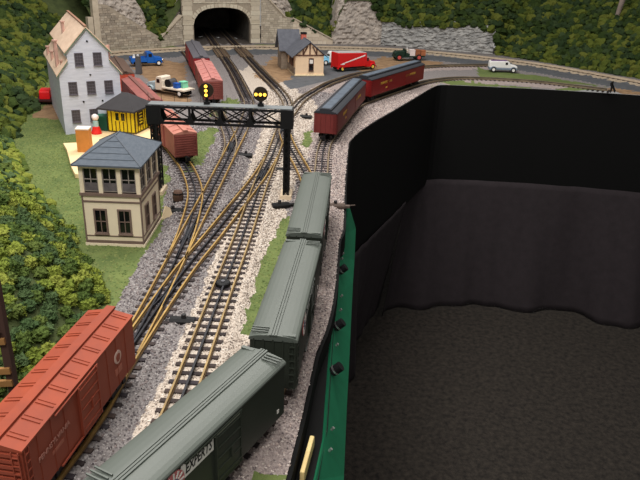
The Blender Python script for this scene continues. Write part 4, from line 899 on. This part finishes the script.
arch = [(6.2, 0), (6.2, 10.5), (6.9, 13.2), (8.8, 15.8), (11.0, 17.4), (13.9, 18.5), (18, 19.1), (22.3, 19.3), (26.6, 19.1), (30.8, 18.5), (33.6, 17.4), (35.9, 15.8), (37.7, 13.2), (38.4, 10.5), (38.4, 0)]
pt = wall('tunnel_portal', 'stone tunnel portal with a wide flat arch over two tracks', (-79, 380), (-38, 397.7), [(0, 36), (44, 36)], m_mortar, thick=3, blocks=True, bm_=m_lstone, hole=arch, bw=2.6, bh=1.3, extra=[(0, 6.2, 0, 36), (38.4, 44, 0, 36), (4, 40, 17.6, 21.6)])
for i in range(1, len(arch)-2):
    for q in range(2):
        a = Vector(arch[i])*(1-q*.5)+Vector(arch[i+1])*q*.5; b = a+(Vector(arch[i+1])-Vector(arch[i]))*.46; nrm = Vector((-(b-a).y, (b-a).x)).normalized()
        if nrm.dot(a-Vector((22.3, 8))) < 0: nrm = -nrm
        o1, o2 = b+nrm*2.0, a+nrm*2.0
        MB().prism([tuple(a), tuple(b), tuple(o1), tuple(o2)], 'y', -.4, .1).build('arch_stone', m_dress, pt)
for x0 in (3.0, 41.3):
    for i in range(14): MB().box(x0, -.1, i*2.5+.05, 5.6-(i % 2)*.7, .7, 2.4).build('pillar_stone', m_dress, pt)
    MB().box(x0, -.15, 10.3, 6.0, .9, .5).build('pillar_band', m_dress, pt)
for i in range(14): MB().box(7.5+i*2.3, -.1, 21.4, 2.2, .6, .7).build('string_course', m_dress, pt)
# tunnel lining: the arch outline swept back into the hill
A, an, Ln = frame((-79, 380), (-38, 397.7)); ci, si = math.cos(an), math.sin(an); m = MB(); na = len(arch); dirs = Vector((-.30, .95))
for k in range(2):
    for off in (0, 1.2):
        for (sx_, z) in arch:
            cx = sx_+(sx_-22.3)*.05*(off > 0); x, y = A.x+cx*ci, A.y+cx*si; m.v.append((x+dirs.x*(70*k+2), y+dirs.y*(70*k+2), z+(off if z > 9 else 0)))
for off in (0, 1):
    for i in range(na-1): a0 = off*na+i; b0 = 2*na+off*na+i; m.f.append((a0, a0+1, b0+1, b0))
m.f.append(tuple(range(2*na, 3*na))); o = m.build('tunnel_lining', mat('tunnel_lining', (120, 114, 106), .95, rgb2=(84, 80, 76), scale=30, bump=.4)); tag(o, 'dark rough lining inside the tunnel mouth', 'tunnel', kind='structure')
MB().box(-82, 470, -1, 70, 2, 34, R(20)).build('light_leak_block', mat('tunnel_lining', (0, 0, 0)), o)  # unseen block added behind the lining to stop light leaking in
wr = wall('wing_wall', 'stone wing wall right of the tunnel portal, behind the depot', (-38, 397.7), (-20, 400), [(0, 36), (1, 34), (4, 24), (14, 14.2), (18.3, 14)], m_mortar, blocks=True, bm_=m_lstone)
MB().bar((4, .8, 24.2), (14, .8, 14.4), 3, .6).build('coping', m_conc, wr)
wc = wall('concrete_wall', 'pale concrete wall with sloping top behind the depot', (-20, 400), (3, 402), [(0, 13.9), (4, 12.2), (23.2, 2.8)], m_conc, blocks=True, bm_=mat('pale_blocks', [(216, 200, 180), (206, 190, 170), (222, 208, 188)], .85, var=.05, rnd='island', bump=.2), bw=3.6, bh=1.8)
MB().bar((0, .8, 14.1), (23.2, .8, 2.9), 3, .5).build('coping', m_conc, wc)
MB().cyl((5.6, -.6, 11), (5.6, -.6, 15), .3, 8).build('pipe', m_black_metal, wc)
m_rock = mat('rock', (206, 194, 182), .95, rgb2=(140, 132, 126), scale=26, bump=1.0, bscale=90, detail=8, stretch=(1, 1, 1.5)); m_rock2 = mat('gray_rock', (196, 194, 190), .95, rgb2=(122, 122, 122), scale=24, bump=1.0, bscale=90, detail=8, stretch=(1, 1, 2.0))
def cliff(name, label, pts, top, m, amp=2.0, seed=0, z0=-.6, lean=.12, rows=26, step=.7):
    L = spline(pts, step) if len(pts) > 2 else np.array([np.array(pts[0])+(np.array(pts[1])-np.array(pts[0]))*f for f in np.linspace(0, 1, int(math.dist(*pts)/step))]); n = len(L)
    sg = np.r_[0, np.cumsum(np.hypot(*np.diff(L, axis=0).T))]; T = np.interp(sg, [p[0] for p in top], [p[1] for p in top]); nor = off_poly(L, 1)-L; V = []
    for j in range(rows+3):
        f = min(1, j/rows); back = 0 if j <= rows else (j-rows)*4
        for i in range(n):
            tj = T[i]+.9*noise.noise((sg[i]/2.2, seed, 3)); z = z0+(tj-z0)*f+(back*.3)
            p = Vector((sg[i]/5.5, z/4.2, seed*3.7)); c = noise.voronoi(p)[0]
            dsp = amp*.55*((c[1]-c[0])*1.3-.4)+amp*.8*noise.fractal(Vector((sg[i]/3.2, z/1.1, seed)), .8, 2.2, 5)-lean*z-back
            V.append((L[i][0]+nor[i][0]*dsp, L[i][1]+nor[i][1]*dsp, z))
    Q = np.array([(j*n+i, j*n+i+1, (j+1)*n+i+1, (j+1)*n+i) for j in range(rows+2) for i in range(n-1)])
    return tag(np_obj(name, np.array(V), Q, m), label, 'rock cliff', kind='structure')
cliff('rock_cliff', 'tall tan gray rock face behind the red truck', [(2.5, 402.5), (16, 405.5), (31, 407.5), (36, 407)], [(0, 8), (2, 20), (3.5, 27), (20, 27), (26, 20), (30, 15.5), (36, 13.5)], m_rock, 1.7, 1)
cliff('rock_cliff', 'lower gray rock face below the trees at the middle of the back wall', [(31, 406.5), (46, 402.5), (64, 396), (78, 391.5), (92.5, 387)], [(0, 14.5), (6, 12.6), (12, 12), (22, 14.6), (28, 12.2), (40, 14.6), (52, 15.2), (62, 13.8), (66, 12)], m_rock2, 1.7, 2)
cliff('rock_outcrop', 'gray rock outcrop above the left stone retaining wall', [(-111.5, 345), (-106, 351), (-93.5, 364.5)], [(0, 32), (8, 33), (16, 27), (23, 22), (28, 12)], m_rock, 1.5, 3, z0=3)
cliff('rock_outcrop', 'rock outcrop above the stone wing wall right of the portal', [(-37, 400.5), (-27, 401.8), (-17, 402.5)], [(0, 36), (8, 32), (14, 22), (19, 14)], m_rock, 1.6, 4, z0=6)
cliff('rock_outcrop', 'small rock outcrop left of the tunnel portal pillar', [(-84, 378), (-79.5, 382)], [(0, 16), (4, 26), (6, 34)], m_rock, 1.2, 5, z0=8, rows=14)

# ------------------------------------------------------------------ hills and foliage
m_soil = mat('hill_soil', (84, 94, 54), .95, rgb2=(58, 68, 40), scale=30, bump=.6)
he = np.array(HILL_EDGE); 
def hill_left(x, y):
    dl = polydist(HILL_EDGE, x, y); return 52*(1-np.exp(-np.maximum(dl-1, 0)/52))-.4+fnoise(x, y, 16, 8)*np.minimum(dl*.16, 2.6)
yy = np.linspace(15, 420, 130); xb = np.interp(yy, he[:, 1], he[:, 0]); xb[yy > 342] = -112-(yy[yy > 342]-342)*.25; uu = np.linspace(0, 1, 60)[None, :]**1.4
PXl = xb[:, None]-uu*150; PYl = np.repeat(yy[:, None], 60, 1); ZL = hill_left(PXl, PYl); idx = np.arange(PXl.size).reshape(PXl.shape)
Q = np.stack([idx[:-1, :-1], idx[:-1, 1:], idx[1:, 1:], idx[1:, :-1]], -1).reshape(-1, 4)
tag(np_obj('hillside', np.c_[PXl.ravel(), PYl.ravel(), ZL.ravel()], Q, m_soil, smooth=True), 'dark soil of the left hillside under the foliage', 'hill', kind='structure')
BT = [((-112, 342), 10), ((-100, 354), 1), ((-90, 364), 3), ((-87, 367), 5.5), ((-79, 380), 20), ((-76, 382), 35), ((-42, 396), 35), ((-34, 398), 16), ((-26, 400), 8), ((-20, 400.5), 13), ((3, 402.5), 2.5), ((5, 403), 14), ((10, 404.5), 25), ((24, 407.5), 25), ((31, 407.5), 14.5), ((46, 402.5), 12), ((64, 396), 13), ((78, 391.5), 14.5), ((91, 387.5), 12), ((95, 383), 1), ((112, 366), -.3), ((134, 340), -.3), ((154, 318), -.3), ((192, 273), -.3), ((226, 232), -.3)]
bx_ = np.array([p[0] for p in BT], float); bsg = np.r_[0, np.cumsum(np.hypot(*np.diff(bx_, axis=0).T))]; ss = np.linspace(0, bsg[-1], 260)
BL = np.c_[np.interp(ss, bsg, bx_[:, 0]), np.interp(ss, bsg, bx_[:, 1])]; bz = np.interp(ss, bsg, [p[1] for p in BT])
kern = np.ones(9)/9; BLs = np.c_[np.convolve(np.pad(BL[:, 0], 4, 'edge'), kern, 'valid'), np.convolve(np.pad(BL[:, 1], 4, 'edge'), kern, 'valid')]; bn = -(off_poly(np.c_[np.convolve(np.pad(BLs[:, 0], 20, 'reflect', reflect_type='odd'), np.ones(41)/41, 'valid'), np.convolve(np.pad(BLs[:, 1], 20, 'reflect', reflect_type='odd'), np.ones(41)/41, 'valid')], 1)-np.c_[np.convolve(np.pad(BLs[:, 0], 20, 'reflect', reflect_type='odd'), np.ones(41)/41, 'valid'), np.convolve(np.pad(BLs[:, 1], 20, 'reflect', reflect_type='odd'), np.ones(41)/41, 'valid')])
def back_pt(i, dd):
    x, y = BL[i]+bn[i]*(dd+1.5); z = bz[i]-1+(1.15 if BL[i][0] < 92 else 1.0)*dd*(1-dd/260)+noise.noise((x/14, y/14, 4))*min(2.5, dd*.2); return x, y, min(z, 75)
dd_ = np.array([0, 2, 4, 7, 10, 14, 18, 23, 30, 40, 55, 80]); V = np.array([back_pt(i, e) for e in dd_ for i in range(len(ss))]); n = len(ss)
Q = np.array([(j*n+i, j*n+i+1, (j+1)*n+i+1, (j+1)*n+i) for j in range(len(dd_)-1) for i in range(n-1)])
tag(np_obj('hillside', V, Q, m_soil, smooth=True), 'dark soil of the back hillside above the walls', 'hill', kind='structure')
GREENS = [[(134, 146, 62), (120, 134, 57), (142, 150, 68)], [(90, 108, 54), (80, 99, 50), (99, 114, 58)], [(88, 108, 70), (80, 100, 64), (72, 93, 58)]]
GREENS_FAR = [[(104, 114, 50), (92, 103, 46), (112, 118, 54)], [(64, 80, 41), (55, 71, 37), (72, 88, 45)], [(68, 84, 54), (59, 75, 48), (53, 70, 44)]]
def bush_shape(sub, seed, k=1.9):
    bm = bmesh.new(); bmesh.ops.create_icosphere(bm, subdivisions=sub, radius=1)
    for v in bm.verts:
        p = v.co*k+Vector((seed*4.1, seed*1.7, seed*2.9)); c = noise.voronoi(p)[0]; q = noise.voronoi(p*2.6)[0]
        v.co *= .66+.62*(1-min(1, c[0]*1.25))+.26*(1-min(1, q[0]*1.4))-.1; v.co.z *= .85
    bm.verts.ensure_lookup_table(); V = np.array([tuple(v.co) for v in bm.verts]); F = np.array([[v.index for v in f.verts] for f in bm.faces]); bm.free(); return V, F
def leafmat(nm, cols, rnd): return mat(nm, cols, .95, var=.22, rnd=rnd, scale=260, bump=.9, bscale=420, spec=.05)
BUSH_M = [leafmat('foliage_yellow_green', GREENS[0], 'obj'), leafmat('foliage_dark_green', GREENS[1], 'obj'), leafmat('foliage_gray_green', GREENS[2], 'obj')]
flake = np.array([(-1, -.5, 0), (1, -.4, .1), (0, .9, 0)])
BUSH = []
for kcol in range(3):
    for sd in range(4):
        Vb, Fb = bush_shape(3, sd+kcol*5)
        nf = 420; dirs_ = rng.normal(size=(nf, 3)); dirs_ /= np.linalg.norm(dirs_, axis=1)[:, None]; vi = np.argmax(dirs_@(Vb/np.linalg.norm(Vb, axis=1)[:, None]).T, axis=1); P0 = Vb[vi]*rng.uniform(.98, 1.1, (nf, 1))
        fl = rng.normal(size=(nf, 3, 3))*.085+P0[:, None, :]; V2 = np.concatenate([Vb, fl.reshape(-1, 3)]); F2 = np.concatenate([Fb, len(Vb)+np.arange(nf*3).reshape(-1, 3)])
        BUSH.append((kcol, np_mesh('bush', V2, F2, BUSH_M[kcol])))
BL_LABEL = ['lumpy yellow green foliage clump on the near left hillside', 'lumpy dark green foliage clump on the near left hillside', 'lumpy gray green foliage clump on the near left hillside']
def left_points(ylo, yhi, sp, wmax):
    out = []; y = ylo
    while y < yhi:
        x0 = np.interp(y, he[:, 1], he[:, 0]) if y < 342 else -112-(y-342)*.25; x = x0-rng.random()*sp-.6
        while x > x0-wmax: out.append((x+rng.uniform(-.4, .4)*sp, y+rng.uniform(-.4, .4)*sp)); x -= sp
        y += sp
    return np.array(out)
LP = left_points(55, 345, 1.8, 92); LP = LP[(LP[:, 0] > -.72*LP[:, 1]-14)]
lz = hill_left(LP[:, 0], LP[:, 1]); dist = np.sqrt(LP[:, 0]**2+LP[:, 1]**2+(54-lz)**2)
vis = (LP[:, 0]/(LP[:, 1]*.92+(54-lz)*.4) > -.53); LP, lz, dist = LP[vis], lz[vis], dist[vis]
order = np.argsort(dist)
near = order[:300]; rest = order[300:]
cn = fnoise(LP[:, 0], LP[:, 1], 5, 11)+rng.normal(size=len(LP))*.28
for i in near:
    kcol = 0 if cn[i] > .02 else (1 if cn[i] > -.3 else 2); me = random.choice([b for b in BUSH if b[0] == kcol])[1]; r = random.uniform(1.0, 1.55)
    o = link_mesh('bush', me, None, (LP[i][0], LP[i][1], lz[i]+r*.45), random.uniform(0, 6.28), (r, r, r*random.uniform(.8, 1.05))); tag(o, BL_LABEL[kcol], 'bush', ['yellow green clumps on the near left hillside', 'dark green clumps on the near left hillside', 'gray green clumps on the near left hillside'][kcol])
def mass(name, label, pos, r, cval, sub, far=False):
    p = bpy.data.objects.new(name, None); COL.objects.link(p); tag(p, label, 'foliage', kind='stuff')
    for kcol, nm in enumerate(('yellow_green_clumps', 'dark_green_clumps', 'gray_green_clumps')):
        s = (cval > .05) if kcol == 0 else ((cval <= .05) & (cval > -.3) if kcol == 1 else cval <= -.3)
        ids = np.where(s)[0]
        for part_, sd in ((0, 21), (1, 27)):
            q = ids[part_::2]
            if not len(q): continue
            tv, tf = bush_shape(sub, sd+kcol, 2.0); sc = np.repeat(r[q][:, None], 3, 1)*rng.uniform(.85, 1.15, (len(q), 3))
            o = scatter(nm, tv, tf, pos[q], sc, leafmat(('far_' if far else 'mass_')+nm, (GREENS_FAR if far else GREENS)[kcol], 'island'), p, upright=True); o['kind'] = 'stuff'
rp = np.c_[LP[rest], lz[rest]+.8]; rr = rng.uniform(1.0, 1.7, len(rest))*np.clip(dist[rest]/190, .9, 1.25); fr = dist[rest] > 205; sel = ~fr | (rng.random(len(rest)) < .5)
mass('hillside_foliage', 'mass of mottled green foliage covering the far part of the left hillside', rp[sel & ~fr], rr[sel & ~fr], cn[rest][sel & ~fr], 3 if False else 2)
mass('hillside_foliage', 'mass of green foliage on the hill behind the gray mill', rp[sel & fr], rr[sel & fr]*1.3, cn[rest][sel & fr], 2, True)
bp_, br_ = [], []
ROCKY = lambda x, e: (-117 < x < -93 and e < 10) or (-40 < x < -22 and e < 12) or (4 < x < 25 and e < 6) or (-84 < x < -78 and e < 4)
i = 0
for i in range(0, len(ss)):
    e = rng.random()*1.5
    while e < 58:
        if not ROCKY(BL[i][0], e) and not (-79 < BL[i][0] < -42 and e < 1): x, y, z = back_pt(i, e); bp_.append((x+rng.uniform(-1, 1), y+rng.uniform(-1, 1), z+.9)); br_.append(rng.uniform(1.9, 3.1))
        e += 2.6
bp_ = np.array(bp_); br_ = np.array(br_); bc = fnoise(bp_[:, 0], bp_[:, 2]*1.3+bp_[:, 1], 6, 13)+rng.normal(size=len(bp_))*.28-.08
right_ = bp_[:, 0] > 92
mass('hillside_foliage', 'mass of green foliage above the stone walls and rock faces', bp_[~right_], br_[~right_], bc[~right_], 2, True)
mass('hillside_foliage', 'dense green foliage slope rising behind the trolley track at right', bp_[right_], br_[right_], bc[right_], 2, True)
# bare trunk high on the right slope
t = thing('tree_trunk', 'bare gray tree trunk standing in the foliage at the upper right', 'tree trunk', 147.2, 364, 19.5)
skin_body(t, [(0, 0, -4, .9), (.3, .2, 2, 1.1), (1.0, .3, 7, 1.2), (1.9, .3, 13, 1.5), (2.2, .2, 20, 1.7)], [(0, 1), (1, 2), (2, 3), (3, 4)], mat('trunk_gray', (138, 124, 116), .9, var=.2, scale=60, bump=.5), 'trunk')
# weathered timber trestle at the lower left edge
m_timb = mat('timber_dark', (66, 46, 40), .85, var=.2, scale=40, stretch=(1, 1, .2), bump=.3); m_timb2 = mat('timber_tan', (146, 106, 62), .8, var=.2, scale=40, stretch=(.2, 1, 1), bump=.3)
t = thing('timber_trestle', 'dark timber trestle bent with tan cross beams at the left edge', 'trestle', -38.4, 69.0, 2.6)
t.location = (-37.3*S, 68.4*S, 2.5*S)
for x, y in ((0, 0), (-7, .4), (-7.5, 7.4)): MB().bar((x, y, -2.5), (x, y, 14.5 if y < 1 else 9), .95, .95).build('post', m_timb, t)
for z in (.6, 2.4, 6.6): MB().bar((-9.5, -.6, z-.7), (.3, -.6, z+.2), .45, .8).build('cross_beam', m_timb2, t)
MB().bar((-7.4, -.9, 2.0), (-.2, -.9, 8.4), .4, .7).build('diagonal_brace', m_timb, t)
